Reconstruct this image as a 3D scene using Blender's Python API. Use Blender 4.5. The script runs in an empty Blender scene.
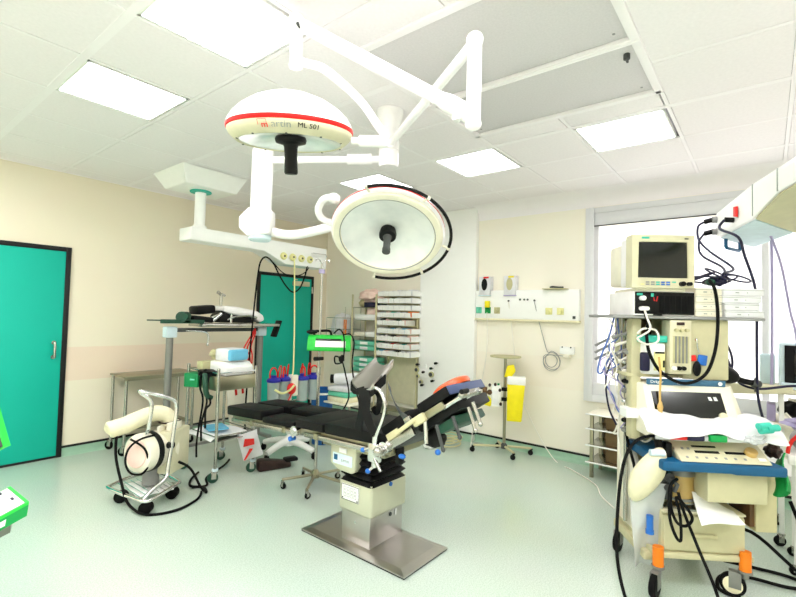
import bpy, bmesh, math, random
from mathutils import Vector, Matrix
random.seed(7)
SC = bpy.context.scene
COL = SC.collection
PI = math.pi
# ------------------------------------------------------------------ materials
def lin(c):
    return tuple(((x/255)/12.92 if x/255 <= .04045 else (((x/255)+.055)/1.055)**2.4) for x in c)
MATS = {}
def mat(name, rgb, rough=.5, metal=0, emit=0, trans=0, alpha=1, var=.06, scale=14, spec=.5, coat=0, bump=0, ior=1.45):
    m = bpy.data.materials.new(name); m.use_nodes = True
    nt = m.node_tree; b = nt.nodes['Principled BSDF']
    c = lin(rgb)
    if emit:
        b.inputs['Base Color'].default_value = (*c, 1)
        b.inputs['Emission Color'].default_value = (*c, 1)
        b.inputs['Emission Strength'].default_value = emit
    else:
        tc = nt.nodes.new('ShaderNodeTexCoord'); nz = nt.nodes.new('ShaderNodeTexNoise')
        nz.inputs['Scale'].default_value = scale; nz.inputs['Detail'].default_value = 3
        nt.links.new(tc.outputs['Object'], nz.inputs['Vector'])
        rp = nt.nodes.new('ShaderNodeValToRGB')
        rp.color_ramp.elements[0].position = .3; rp.color_ramp.elements[1].position = .7
        rp.color_ramp.elements[0].color = (*[x*(1-var) for x in c], 1)
        rp.color_ramp.elements[1].color = (*[min(1, x*(1+var*.5)) for x in c], 1)
        nt.links.new(nz.outputs['Fac'], rp.inputs['Fac'])
        nt.links.new(rp.outputs['Color'], b.inputs['Base Color'])
        if bump:
            bp = nt.nodes.new('ShaderNodeBump'); bp.inputs['Strength'].default_value = bump
            bp.inputs['Distance'].default_value = .01
            nt.links.new(nz.outputs['Fac'], bp.inputs['Height']); nt.links.new(bp.outputs['Normal'], b.inputs['Normal'])
    b.inputs['Roughness'].default_value = rough; b.inputs['Metallic'].default_value = metal
    b.inputs['Transmission Weight'].default_value = trans; b.inputs['Alpha'].default_value = alpha
    b.inputs['Specular IOR Level'].default_value = spec; b.inputs['Coat Weight'].default_value = coat
    b.inputs['IOR'].default_value = ior
    MATS[name] = m
    return m
mat('white_paint', (248,248,246), .35, var=.015)
mat('lamp_white', (252,249,250), .28, coat=.3)
mat('tile_white', (246,240,243), .9, var=.03, scale=60)
mat('grid_white', (250,245,248), .6, var=.01)
mat('panel_grey', (218,213,216), .8, var=.05, scale=90)
mat('gap_dark', (120,118,119), .9)
mat('pier_white', (250,250,248), .6, var=.01)
mat('door_green', (0,186,164), .55, var=.03, scale=3)
mat('black_frame', (14,12,14), .5)
mat('black', (6,6,7), .5, spec=.3)
mat('black_pad', (5,5,7), .5, var=.1, spec=.25)
mat('slate_pad', (70,84,124), .45)
mat('rubber', (7,7,8), .7, spec=.2)
mat('screen', (12,15,15), .15, coat=.15)
mat('steel', (188,186,180), .25, 1, var=.08, scale=6)
mat('steel_warm', (168,164,140), .33, 1, var=.1, scale=4)
mat('shroud_metal', (206,206,184), .35, .45, var=.04, scale=5)
mat('steel_plate', (192,188,184), .3, 1, var=.06, scale=5)
mat('chrome', (225,225,225), .12, 1)
mat('grey_metal', (142,142,138), .45, .5)
mat('cream', (216,210,180), .5)
mat('cream_dark', (204,196,156), .5)
mat('cream_light', (240,234,216), .5)
mat('machine_cream', (200,194,158), .5)
mat('ivory_cloth', (240,232,200), .8, bump=.3, scale=25)
mat('olive', (196,190,148), .6)
mat('white_cloth', (226,226,230), .75, bump=.25, scale=18)
mat('paper', (240,240,240), .8)
mat('lens_glass', (240,246,250), .2, 0, var=.2, scale=9, coat=.6)
mat('reflector', (250,252,255), .22, 0, var=.16, scale=6, coat=.8)
mat('red', (222,34,28), .45)
mat('red_stripe', (214,20,16), .5, spec=.2)
mat('orange', (240,128,20), .5)
mat('orange_gel', (240,92,40), .35, coat=.4)
mat('blue', (8,84,128), .45)
mat('frame_white', (226,226,230), .45, var=.01)
mat('blue_bin', (16,92,170), .5)
mat('blue_lid', (36,40,160), .45)
mat('blue_knob', (40,110,200), .4)
mat('blue_band', (62,108,140), .5)
mat('blue_mask', (110,190,226), .8)
mat('blue_light', (214,232,240), .8)
mat('lilac', (176,166,206), .5)
mat('navy', (28,26,58), .5)
mat('green', (0,150,70), .5)
mat('green_bright', (40,200,70), .5)
mat('green_box', (0,132,74), .5)
mat('green_dark', (30,74,56), .5)
mat('green_pack', (110,206,176), .6)
mat('teal', (60,192,172), .5)
mat('yellow', (244,226,10), .45)
mat('yellow_pale', (230,226,160), .5)
mat('amber', (206,170,100), .3, coat=.4)
mat('brown', (96,66,36), .5)
mat('brown_steel', (128,104,74), .35, .5)
mat('dark_brown', (48,26,22), .5)
mat('pink_pale', (246,214,204), .8)
mat('grey_text', (150,156,150), .6)
mat('grey', (150,150,150), .5)
mat('grey_dark', (70,72,72), .5)
mat('clear_plastic', (226,238,238), .2, 0, trans=.55, alpha=.75)
mat('film', (244,248,250), .25, 0, trans=.3, alpha=.6)
mat('canister', (216,228,228), .25, trans=.4, alpha=.85)
mat('light_panel', (255,255,255), emit=2.6)
mat('light_panel_added', (255,255,255), emit=9.5)  # stronger glow for the added panels outside the view
mat('sky_blind', (250,252,255), .6)
mat('cable_white', (236,232,222), .5)
mat('cable_blue', (90,120,190), .5)
mat('skirting_green', (160,196,172), .4)

def wall_material(name, base, band, low, hi):
    m = bpy.data.materials.new(name); m.use_nodes = True; nt = m.node_tree; b = nt.nodes['Principled BSDF']
    g = nt.nodes.new('ShaderNodeNewGeometry'); s = nt.nodes.new('ShaderNodeSeparateXYZ')
    nt.links.new(g.outputs['Position'], s.inputs[0])
    mr = nt.nodes.new('ShaderNodeMath'); mr.operation = 'COMPARE'
    nt.links.new(s.outputs['Z'], mr.inputs[0]); mr.inputs[1].default_value = (low+hi)/2; mr.inputs[2].default_value = (hi-low)/2
    nz = nt.nodes.new('ShaderNodeTexNoise'); nz.inputs['Scale'].default_value = 3; nz.inputs['Detail'].default_value = 4
    nt.links.new(g.outputs['Position'], nz.inputs['Vector'])
    mx = nt.nodes.new('ShaderNodeMix'); mx.data_type = 'RGBA'
    nt.links.new(mr.outputs[0], mx.inputs[0]); mx.inputs[6].default_value = (*lin(base), 1); mx.inputs[7].default_value = (*lin(band), 1)
    m2 = nt.nodes.new('ShaderNodeMix'); m2.data_type = 'RGBA'; m2.blend_type = 'MULTIPLY'; m2.inputs[0].default_value = .05
    nt.links.new(mx.outputs[2], m2.inputs[6]); nt.links.new(nz.outputs['Color'], m2.inputs[7])
    nt.links.new(m2.outputs[2], b.inputs['Base Color']); b.inputs['Roughness'].default_value = .65
    MATS[name] = m
wall_material('wall_cream', (246,236,214), (244,224,202), .75, 1.09)
wall_material('wall_pale', (250,244,230), (249,241,226), .75, 1.09)
wall_material('wall_white', (248,248,246), (248,248,246), 0, .01)
def floor_material():
    m = bpy.data.materials.new('mint_vinyl'); m.use_nodes = True; nt = m.node_tree; b = nt.nodes['Principled BSDF']
    g = nt.nodes.new('ShaderNodeNewGeometry')
    n1 = nt.nodes.new('ShaderNodeTexNoise'); n1.inputs['Scale'].default_value = 130; n1.inputs['Detail'].default_value = 2
    n2 = nt.nodes.new('ShaderNodeTexNoise'); n2.inputs['Scale'].default_value = 1.3; n2.inputs['Detail'].default_value = 3
    for n in (n1, n2): nt.links.new(g.outputs['Position'], n.inputs['Vector'])
    r = nt.nodes.new('ShaderNodeValToRGB'); e = r.color_ramp.elements
    e[0].position = .36; e[0].color = (*lin((184,200,186)), 1); e[1].position = .6; e[1].color = (*lin((206,220,208)), 1)
    nt.links.new(n1.outputs['Fac'], r.inputs['Fac'])
    mx = nt.nodes.new('ShaderNodeMix'); mx.data_type = 'RGBA'; mx.blend_type = 'MULTIPLY'; mx.inputs[0].default_value = .12
    nt.links.new(r.outputs['Color'], mx.inputs[6]); nt.links.new(n2.outputs['Color'], mx.inputs[7])
    nt.links.new(mx.outputs[2], b.inputs['Base Color'])
    b.inputs['Roughness'].default_value = .22; b.inputs['Specular IOR Level'].default_value = .6
    MATS['mint_vinyl'] = m
floor_material()
# ------------------------------------------------------------------ mesh building
class MB:
    def __init__(s, T=None):
        s.bm = bmesh.new(); s.T = T or Matrix()
    def _v(s, p): return s.bm.verts.new(s.T @ Vector(p))
    def _merge(s, b):
        vm = {}
        for v in b.verts: vm[v] = s._v(v.co)
        for f in b.faces:
            try: s.bm.faces.new([vm[v] for v in f.verts])
            except ValueError: pass
        b.free(); return s
    def box(s, lo, hi, bev=0, rot=None, seg=2):
        """axis box between corners lo, hi; rot = Matrix about the box centre"""
        b = bmesh.new(); c = [(lo[i]+hi[i])/2 for i in range(3)]; d = [abs(hi[i]-lo[i]) for i in range(3)]
        bmesh.ops.create_cube(b, size=1)
        for v in b.verts: v.co = Vector((v.co[i]*d[i] for i in range(3)))
        if bev: bmesh.ops.bevel(b, geom=b.edges[:], offset=min(bev, min(d)*.45), segments=seg, affect='EDGES', profile=.5)
        R = rot.to_4x4() if rot is not None else Matrix()
        for v in b.verts: v.co = (R @ v.co) + Vector(c)
        return s._merge(b)
    def obox(s, c, d, rot, bev=0):
        return s.box([c[i]-d[i]/2 for i in range(3)], [c[i]+d[i]/2 for i in range(3)], bev, rot)
    def prism(s, pts, vec, bev=0):
        """polygon pts extruded by vec"""
        b = bmesh.new(); f = b.faces.new([b.verts.new(p) for p in pts])
        r = bmesh.ops.extrude_face_region(b, geom=[f]); vec = Vector(vec)
        for e in r['geom']:
            if isinstance(e, bmesh.types.BMVert): e.co += vec
        bmesh.ops.recalc_face_normals(b, faces=b.faces[:])
        if bev: bmesh.ops.bevel(b, geom=b.edges[:], offset=bev, segments=2, affect='EDGES', profile=.5)
        return s._merge(b)
    def tube(s, pts, r, n=10, closed=False, smooth=0, r2=None):
        P = [Vector(p) for p in pts]
        if smooth: P = spline(P, smooth, closed)
        m = len(P); rings = []
        up = None
        for i in range(m):
            a = P[(i-1) % m] if (closed or i > 0) else P[i]; c = P[(i+1) % m] if (closed or i < m-1) else P[i]
            t = (c-a)
            if t.length < 1e-9: t = Vector((0,0,1))
            t.normalize()
            if up is None:
                up = Vector((0,0,1)) if abs(t.z) < .9 else Vector((1,0,0))
            x = up - t*up.dot(t)
            if x.length < 1e-6: x = t.orthogonal()
            x.normalize(); up = x; y = t.cross(x)
            if callable(r): rr = r(i/(m-1))
            else: rr = r if r2 is None else r + (r2-r)*i/(m-1)
            rings.append([s._v(P[i] + x*math.cos(2*PI*k/n)*rr + y*math.sin(2*PI*k/n)*rr) for k in range(n)])
        for i in range(m if closed else m-1):
            a, b = rings[i], rings[(i+1) % m]
            for k in range(n): s.bm.faces.new((a[k], a[(k+1) % n], b[(k+1) % n], b[k]))
        if not closed:
            s.bm.faces.new(rings[0][::-1]); s.bm.faces.new(rings[-1])
        return s
    def cyl(s, a, b, r, r2=None, n=20): return s.tube([a, b], r, n, r2=r2)
    def lathe(s, prof, M=None, n=40, cap=True):
        """profile of (r, z) turned about z, placed by matrix M"""
        M = M or Matrix(); rings = []
        for r, z in prof:
            if r < 1e-6: rings.append([s._v(M @ Vector((0,0,z)))])
            else: rings.append([s._v(M @ Vector((r*math.cos(2*PI*k/n), r*math.sin(2*PI*k/n), z))) for k in range(n)])
        for a, b in zip(rings, rings[1:]):
            for k in range(n):
                k2 = (k+1) % n
                if len(a) == 1 and len(b) == 1: continue
                if len(a) == 1: s.bm.faces.new((a[0], b[k2], b[k]))
                elif len(b) == 1: s.bm.faces.new((a[k], a[k2], b[0]))
                else: s.bm.faces.new((a[k], a[k2], b[k2], b[k]))
        if cap:
            if len(rings[0]) > 1: s.bm.faces.new(rings[0][::-1])
            if len(rings[-1]) > 1: s.bm.faces.new(rings[-1])
        return s
    def grid(s, fn, nu, nv, thick=0):
        """surface fn(a,b), a,b in 0..1; given a thickness along its normals"""
        b = bmesh.new(); V = [[b.verts.new(fn(i/nu, j/nv)) for j in range(nv+1)] for i in range(nu+1)]
        for i in range(nu):
            for j in range(nv): b.faces.new((V[i][j], V[i+1][j], V[i+1][j+1], V[i][j+1]))
        bmesh.ops.recalc_face_normals(b, faces=b.faces[:])
        if thick: bmesh.ops.solidify(b, geom=b.faces[:], thickness=thick)
        return s._merge(b)
    def blob(s, c, rad, rot=None, sub=3, noise=0):
        b = bmesh.new(); bmesh.ops.create_icosphere(b, subdivisions=sub, radius=1)
        R = rot.to_4x4() if rot is not None else Matrix()
        for v in b.verts:
            k = 1 + noise*(math.sin(v.co.x*7+c[0]*50)+math.sin(v.co.y*9+c[1]*40)+math.cos(v.co.z*8+c[2]*30))/3
            v.co = R @ Vector((v.co[i]*rad[i]*k for i in range(3))) + Vector(c)
        return s._merge(b)
def spline(P, k, closed=False):
    out = []; m = len(P)
    rng = range(m if closed else m-1)
    for i in rng:
        g = lambda j: P[j % m] if closed else P[max(0, min(m-1, j))]
        p0, p1, p2, p3 = g(i-1), g(i), g(i+1), g(i+2)
        for q in range(k):
            t = q/k
            out.append(.5*((2*p1)+(p2-p0)*t+(2*p0-5*p1+4*p2-p3)*t*t+(3*p1-p0-3*p2+p3)*t**3))
    if not closed: out.append(P[-1])
    return out
WM = {}
def finish(name, bm, m, parent=None, angle=38):
    bmesh.ops.recalc_face_normals(bm, faces=bm.faces[:])
    a = math.radians(angle)
    for f in bm.faces: f.smooth = True
    for e in bm.edges:
        if len(e.link_faces) == 2 and e.calc_face_angle(0) > a: e.smooth = False
    me = bpy.data.meshes.new(name)
    o = bpy.data.objects.new(name, me); COL.objects.link(o)
    if parent is not None:
        o.parent = parent; inv = WM[parent.name].inverted(); bm.transform(inv); WM[o.name] = WM[parent.name]
    else:
        WM[o.name] = Matrix()
    bm.to_mesh(me); bm.free(); me.materials.append(MATS[m] if isinstance(m, str) else m)
    return o
def part(name, mb, m, parent, label=None, angle=38):
    o = finish(name, mb.bm, m, parent, angle)
    if label: o['label'] = label
    return o
def thing(name, label, cat, loc=(0,0,0), rz=0, group=None):
    o = bpy.data.objects.new(name, None); COL.objects.link(o); o.empty_display_size = .1
    o.location = loc; o.rotation_euler = (0,0,rz)
    WM[o.name] = Matrix.Translation(loc) @ Matrix.Rotation(rz, 4, 'Z')
    o['label'] = label; o['category'] = cat
    if group: o['group'] = group
    return o
def single(name, mb, m, label, cat, group=None):
    """a thing that is one mesh; its origin is moved to its base"""
    vs = [v.co.copy() for v in mb.bm.verts]
    c = Vector((sum(v.x for v in vs)/len(vs), sum(v.y for v in vs)/len(vs), min(v.z for v in vs)))
    bmesh.ops.translate(mb.bm, vec=-c, verts=mb.bm.verts[:])
    o = finish(name, mb.bm, m); o.location = c; WM[o.name] = Matrix.Translation(c)
    o['label'] = label; o['category'] = cat
    if group: o['group'] = group
    return o
def struct(name, mb, m, parent=None):
    o = finish(name, mb.bm, m, parent)
    o['kind'] = 'structure'
    return o
def dup(root, loc, label, rz=None, group=None):
    r = root.copy(); COL.objects.link(r); r.location = loc; r['label'] = label
    if rz is not None: r.rotation_euler = (0,0,rz)
    if group: r['group'] = group
    WM[r.name] = Matrix.Translation(loc) @ Matrix.Rotation(r.rotation_euler.z, 4, 'Z')
    for ch in list(root.children):
        c = ch.copy(); COL.objects.link(c); c.parent = r
        for g in list(ch.children):
            d = g.copy(); COL.objects.link(d); d.parent = c
    return r
def rotm(ax, deg): return Matrix.Rotation(math.radians(deg), 3, ax)
def basis(o, x, y, z):
    m = Matrix.Identity(4)
    for i, a in enumerate((x, y, z)):
        a = Vector(a).normalized()
        for j in range(3): m[j][i] = a[j]
    m.translation = Vector(o); return m
def axis(o, z, up=(0,0,1)):
    z = Vector(z).normalized(); x = Vector(up).cross(z)
    if x.length < 1e-5: x = Vector((1,0,0))
    x.normalize(); return basis(o, x, z.cross(x), z)
def caster(parent, x, y, r=.04, w=.022, yaw=0, top=None, mw='rubber', mf='steel', trail=.35):
    """a swivel caster standing on the floor: fork, with its wheel as a sub-part"""
    top = top or r*2.5
    c, s = math.cos(yaw), math.sin(yaw); d = Vector((-s*1, c*1, 0)); a = Vector((c, s, 0))
    wc = Vector((x, y, r)) + d*r*trail
    f = MB(); f.cyl((x, y, top-.012), (x, y, top), r*.55, n=14); f.cyl((x,y,r*1.75), (x,y,top), r*.28, n=10)
    T = basis(wc, a, d, (0,0,1))
    for q in (-1, 1):
        p = MB(T); p.box((q*(w/2+.003)-.0015, -r*.62, -r*.25), (q*(w/2+.003)+.0015, r*.3, r*1.15), .001)
        for fc in list(p.bm.faces): pass
        f._merge(p.bm)
    f2 = MB(T); f2.box((-w/2-.004, -r*.6, r*1.1), (w/2+.004, r*.28, r*1.18), .001); f._merge(f2.bm)
    fk = part('caster', f, mf, parent)
    M = basis(wc, d, (0,0,1), a)
    wl = MB(); wl.lathe([(r*.25,-w*.5),(r*.9,-w*.5),(r,-w*.3),(r,w*.3),(r*.9,w*.5),(r*.25,w*.5)], M, 24)
    wo = part('wheel', wl, mw, fk)
    return fk
def text_mesh(txt, size, mname, T, parent, name, depth=.0006, bend=None, label=None, align='CENTER'):
    cu = bpy.data.curves.new('t', 'FONT'); cu.body = txt; cu.size = size; cu.extrude = depth; cu.align_x = align; cu.align_y = 'CENTER'
    cu.resolution_u = 3
    t = bpy.data.objects.new('t', cu); COL.objects.link(t)
    dg = bpy.context.evaluated_depsgraph_get(); dg.update()
    me = bpy.data.meshes.new_from_object(t.evaluated_get(dg))
    bpy.data.objects.remove(t); bpy.data.curves.remove(cu)
    mb = MB(); mb.bm.from_mesh(me); bpy.data.meshes.remove(me)
    for v in mb.bm.verts: v.co = bend(v.co) if bend else T @ v.co
    return part(name, mb, mname, parent, label)
# ================================================================== THE ROOM
H = 2.85; XR = 5.02; YL = 5.512; XB = -1.6; YB = -2.9
b = MB(); b.box((XB-.1, YB-.1, -.1), (XR+.1, YL+.1, 0)); struct('floor', b, 'mint_vinyl')
b = MB(); b.box((XB, YL, 0), (XR+.1, YL+.1, H)); struct('wall_left', b, 'wall_cream')
b = MB(); b.box((XB-.1, YB, 0), (XB, YL+.1, H)); struct('wall_back', b, 'wall_pale')
b = MB(); b.box((XB-.1, YB-.1, 0), (XR+.1, YB, H)); struct('wall_front', b, 'wall_pale')
WY0, WY1, WZ0, WZ1 = -1.35, 1.42, .80, 2.49
b = MB()
b.box((XR, WY1, 0), (XR+.1, YL+.1, H)); b.box((XR, YB-.1, 0), (XR+.1, WY0, H))
b.box((XR, WY0, 0), (XR+.1, WY1, WZ0)); b.box((XR, WY0, WZ1), (XR+.1, WY1, H))
struct('wall_right', b, 'wall_pale')
b = MB(); b.box((4.95, 2.77, 0), (XR, 3.6, H), .004); struct('wall_pier', b, 'pier_white')
# ceiling: slab, tiles and bars
XS = [.815+.606*k for k in range(-4, 8)]; XS = [x for x in XS if XB < x < XR]
YS = [5.26-.598*k for k in range(0, 14)]; YS = [y for y in YS if YB < y < YL]
b = MB(); b.box((XB-.1, YB-.1, H+.03), (XR+.1, YL+.1, H+.13)); struct('ceiling', b, 'gap_dark')
lights = [(.815,1.675),(.815,2.87),(3.239,.482),(3.239,1.675),(3.239,2.87),(.815,.482),(-.397,2.87),(-.397,4.066),(-.397,1.675),(-.397,.482),(.815,-.714),(2.027,-1.91),(-.397,-.714)]  # panels beyond the visible ones are added, unseen, to brighten the room
def is_light(x, y): return any(abs(x-a) < .1 and abs(y-c) < .1 for a, c in lights)
xs = [XB]+XS+[XR]; ys = sorted([YB]+YS+[YL])
t = MB()
for i in range(len(xs)-1):
    for j in range(len(ys)-1):
        x0, x1, y0, y1 = xs[i], xs[i+1], ys[j], ys[j+1]
        if is_light(x0, y0): continue
        if x1 > 1.7 and x0 < 3.0 and y0 > .4 and y1 < 1.7: continue
        ox, oy = random.choice((.0045, .004, .003)), 0
        g = .0155
        if x1-x0 < .06 or y1-y0 < .06: continue
        t.box((x0+g+ox, y0+.0125, H+.001), (x1-g+ox, y1-.0125, H+.018), .002,
              rot=Matrix.Rotation(random.uniform(-.003,.003), 3, 'X') @ Matrix.Rotation(random.uniform(-.003,.003), 3, 'Y'), seg=1)
for y0, y1 in ((.482,1.08),(1.08,1.675)):
    t.box((1.42+.016, y0+.014, H+.001), (1.64, y1-.014, H+.018), .002); t.box((3.0, y0+.014, H+.001), (3.239-.024, y1-.014, H+.018), .002)
struct('ceiling_tiles', t, 'tile_white')
t = MB()
for k, x in enumerate(XS):
    w = .022 if abs((x-.815)/1.212 - round((x-.815)/1.212)) < .05 else .012
    segs = [(YB, YL)]
    if 1.7 < x < 2.95: segs = [(YB, .47), (1.69, YL)]
    for a, c in segs: t.box((x-w, a, H-.001), (x+w, c, H+.012))
struct('trim_1', t, 'grid_white')
t = MB()
for y in YS:
    segs = [(XB, XR)]
    if .5 < y < 1.66: segs = [(XB, 1.655), (3.01, XR)]
    for a, c in segs: t.box((a, y-.011, H-.0005), (c, y+.011, H+.012))
struct('trim_2', t, 'grid_white')
# rounded cove along the window wall and the pale wall angle elsewhere
t = MB(); pr = [(XR, H-.13)] + [(XR-.13+.13*math.cos(a), H-.13+.13*math.sin(a)) for a in [q*PI/16 for q in range(0, 9)]]
pr = [(XR, YB, H)] + [(XR-.16*(1-math.cos(a)), YB, H-.16*(1-math.sin(a))) for a in [q*PI/16 for q in range(0, 9)]]
t.prism(pr, (0, 2.77-YB, 0)); struct('trim_3', t, 'grid_white')
t = MB(); t.box((XB, YL-.025, H-.004), (XR, YL, H+.01)); t.box((XR-.025, 2.77, H-.004), (XR, YL, H+.01)); struct('trim_4', t, 'grid_white')
# skirtings: black strip over a coved green upstand
def skirting(name, p, q, n):
    p, q, n = Vector(p), Vector(q), Vector(n)
    a = MB(); cs = [(0,.085),(.004,.085),(.004,.035)]+[(.004+.03*(1-math.cos(t)), .035-.034*math.sin(t)) for t in (.3,.6,.9,1.2,1.5)]+[(.04,0),(0,0)]
    a.prism([p+n*u+Vector((0,0,z)) for u, z in cs], q-p)
    o = struct(name, a, 'skirting_green')
    s = MB(); s.prism([p+n*u+Vector((0,0,z)) for u, z in ((0,.082),(.007,.082),(.007,.104),(0,.104))], q-p)
    struct('black_strip', s, 'black_frame', o)
skirting('baseboard_left', (1.545, YL, 0), (3.735, YL, 0), (0,-1,0))
skirting('baseboard_corner', (4.745, YL, 0), (XR, YL, 0), (0,-1,0))
skirting('baseboard_right', (XR, YB, 0), (XR, 2.77, 0), (-1,0,0))
skirting('baseboard_pier', (4.95, 2.77, 0), (4.95, 3.6, 0), (-1,0,0))
skirting('baseboard_recess', (XR, 3.6, 0), (XR, YL, 0), (-1,0,0))
t = MB(); t.box((4.95, 2.763, .082), (XR, 2.77, .104)); struct('trim_5', t, 'black_frame')
# doors
def door(n, x0, x1, zt):
    f = MB(); w = .045
    f.box((x0, YL-.022, 0), (x0+w, YL, zt), .003); f.box((x1-w, YL-.022, 0), (x1, YL, zt), .003)
    f.box((x0+w, YL-.022, zt-w), (x1-w, YL, zt), .003); f.box((x0+w, YL-.016, 0), (x1-w, YL, .022))
    o = struct('door_%d' % n, f, 'black_frame')
    l = MB(); l.box((x0+w, YL-.016, .022), (x1-w, YL-.001, zt-w), .003)
    lf = struct('door_leaf', l, 'door_green', o)
    return o, lf
d1, l1 = door(1, .30, 1.54, 2.097)
h = MB(); h.tube([(1.43,YL-.016,1.0),(1.43,YL-.055,1.0),(1.43,YL-.06,1.02),(1.43,YL-.06,1.12),(1.43,YL-.055,1.14),(1.43,YL-.016,1.14)], .011, 12)
h.cyl((1.43,YL-.018,1.0),(1.43,YL-.014,1.0),.02); h.cyl((1.43,YL-.018,1.14),(1.43,YL-.014,1.14),.02)
struct('door_handle', h, 'steel', l1)
d2, l2 = door(2, 3.735, 4.74, 2.063)
h = MB()
for z in (.35, 1.1, 1.8): h.cyl((4.70,YL-.03,z),(4.70,YL-.03,z+.1),.012)
struct('hinge', h, 'steel', d2)
h = MB(); h.box((4.33,YL-.07,1.90),(4.62,YL-.016,1.97),.008); h.box((4.36,YL-.05,1.985),(4.4,YL-.03,2.0)); struct('door_closer', h, 'cream', l2)
# window: deep white surround, glazing, bottom rail
t = MB()
t.box((XR-.035, WY1-.005, .665), (XR, 1.49, H-.17), .006); t.box((XR-.05, WY1-.02, .665), (XR-.034, 1.452, H-.17), .004)
t.box((XR-.03, WY0-.07, .665), (XR, WY0+.01, H-.17), .006)
t.box((XR-.045, WY0, .665), (XR, WY1, .74), .006); t.box((XR-.03, WY0, .74), (XR, WY1, .86), .006)
t.box((XR-.018, WY0, 2.49), (XR, WY1, 2.62), .004); t.box((XR-.03, WY0, 2.62), (XR, WY1, H-.17), .006)
t.box((XR+.02, WY0, WZ0), (XR+.08, WY0+.05, WZ1)); t.box((XR+.02, WY1-.05, WZ0), (XR+.08, WY1, WZ1)); t.box((XR+.02, -.02, WZ0), (XR+.08, .03, WZ1), .004)
w1 = struct('window_1', t, 'frame_white')
gl = bpy.data.materials.new('window_glass'); gl.use_nodes = True; nt = gl.node_tree; nt.nodes.remove(nt.nodes['Principled BSDF'])
tr = nt.nodes.new('ShaderNodeBsdfTransparent'); gs = nt.nodes.new('ShaderNodeBsdfGlossy'); gs.inputs['Roughness'].default_value = .05; mx = nt.nodes.new('ShaderNodeMixShader'); mx.inputs[0].default_value = .04
nt.links.new(tr.outputs[0], mx.inputs[1]); nt.links.new(gs.outputs[0], mx.inputs[2]); nt.links.new(mx.outputs[0], nt.nodes['Material Output'].inputs[0]); MATS['window_glass'] = gl
t = MB(); t.box((XR+.045, WY0, WZ0), (XR+.051, WY1, WZ1)); struct('window_pane', t, 'window_glass', w1)
t = MB(); t.cyl((XR-.024, WY0, 2.486), (XR-.024, WY1, 2.486), .006, n=8); t.cyl((XR-.024, WY1-.003, 2.486), (XR-.024, WY1-.003, 2.44), .006, n=8); struct('blind_rod', t, 'grey_dark', w1)
# ================================================================== CEILING LIGHTS, AIR CANOPY
names = {0:'square ceiling light panel nearest the upper left, in front of the white dome lamp', 1:'square ceiling light panel at the left, next towards the cream wall',
 2:'square ceiling light panel nearest the window wall on the right', 3:'square ceiling light panel above and right of the big round lamp', 4:'small-looking ceiling light panel seen just over the big round lamp'}
for k, (x, y) in enumerate(lights):
    r = thing('ceiling_light', names.get(k, 'added square ceiling light panel outside the view, extra bright to light the room'), 'ceiling light', (x+.303, y+.299, H-.002), group='ceiling light panels')
    f = MB(); x1, y1 = x+.606, y+.598; g = .022
    f.box((x+g, y+g, H-.003), (x+g+.012, y1-g, H+.02)); f.box((x1-g-.012, y+g, H-.003), (x1-g, y1-g, H+.02))
    f.box((x+g, y+g, H-.003), (x1-g, y+g+.012, H+.02)); f.box((x+g, y1-g-.012, H-.003), (x1-g, y1-g, H+.02))
    part('frame', f, 'white_paint', r)
    p = MB(); p.box((x+g+.012, y+g+.012, H+.003), (x1-g-.012, y1-g-.012, H+.015)); part('diffuser', p, 'light_panel' if k < 5 else 'light_panel_added', r)
r = thing('air_canopy', 'grey perforated air canopy panels in white frames in the ceiling above the operating table', 'air canopy', (2.33, 1.08, H-.005))
f = MB()
for x in (1.655, 2.985): f.box((x-.022, .47, H-.012), (x+.022, 1.69, H+.03), .004)
f.box((2.34, .47, H-.014), (2.385, 1.69, H+.03), .006); f.box((2.355, .47, H-.018), (2.37, 1.69, H), .003)
for y in (.485, 1.675): f.box((1.64, y-.022, H-.012), (3.0, y+.022, H+.03), .004)
part('frame', f, 'grid_white', r)
for x0, x1 in ((1.68, 2.335), (2.39, 2.96)):
    for y0, y1 in ((.51, 1.65),):
        p = MB(); p.box((x0, y0, H+.006), (x1, y1, H+.02), .002); pp = part('panel', p, 'panel_grey', r)
        for yy in (y0+.05, y1-.05):
            s = MB(); s.cyl((x1-.06, yy, H+.004), (x1-.06, yy, H+.008), .007, n=10); part('screw', s, 'grey', pp)
s = MB(); s.cyl((2.49, .55, H-.02), (2.49, .55, H+.006), .016); s.box((2.47,.545,H-.03),(2.51,.555,H-.02)); part('sensor', s, 'grey_dark', r)
# ================================================================== OPERATING LAMPS
hub = (2.28, 1.94)
r = thing('lamp_suspension', 'white ceiling hub with jointed arms that carries both round operating lamps', 'lamp suspension', (*hub, H))
m = MB(); m.lathe([(.0,H-.002),(.09,H-.002),(.088,H-.03),(.08,H-.06),(.068,H-.11),(.06,H-.16),(.062,H-.2),(0,H-.2)], Matrix.Translation((*hub,0)), 36)
part('ceiling_flange', m, 'lamp_white', r)
m = MB(); m.lathe([(0,2.66),(.062,2.66),(.066,2.64),(.066,2.585),(.06,2.58),(.066,2.575),(.066,2.49),(.06,2.472),(0,2.472)], Matrix.Translation((*hub,0)), 36)
part('hub', m, 'lamp_white', r)
J1 = Vector((1.565,.899,2.59))
def toward(a, b, k): a, b = Vector(a), Vector(b); return a + (b-a).normalized()*k
m = MB(); A = Vector((*hub,2.62)); m.tube([A, toward(A, J1, 1.0), J1+Vector((0,0,.0))], .023, 16); m.blob(J1+Vector((0,0,.008)), (.034,.034,.034))
part('upper_arm', m, 'lamp_white', r)
m = MB(); m.cyl(J1+Vector((0,0,.0)), (J1.x, J1.y, 2.26), .029, n=24); m.blob((J1.x, J1.y, 2.26), (.033,.033,.025))
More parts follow.
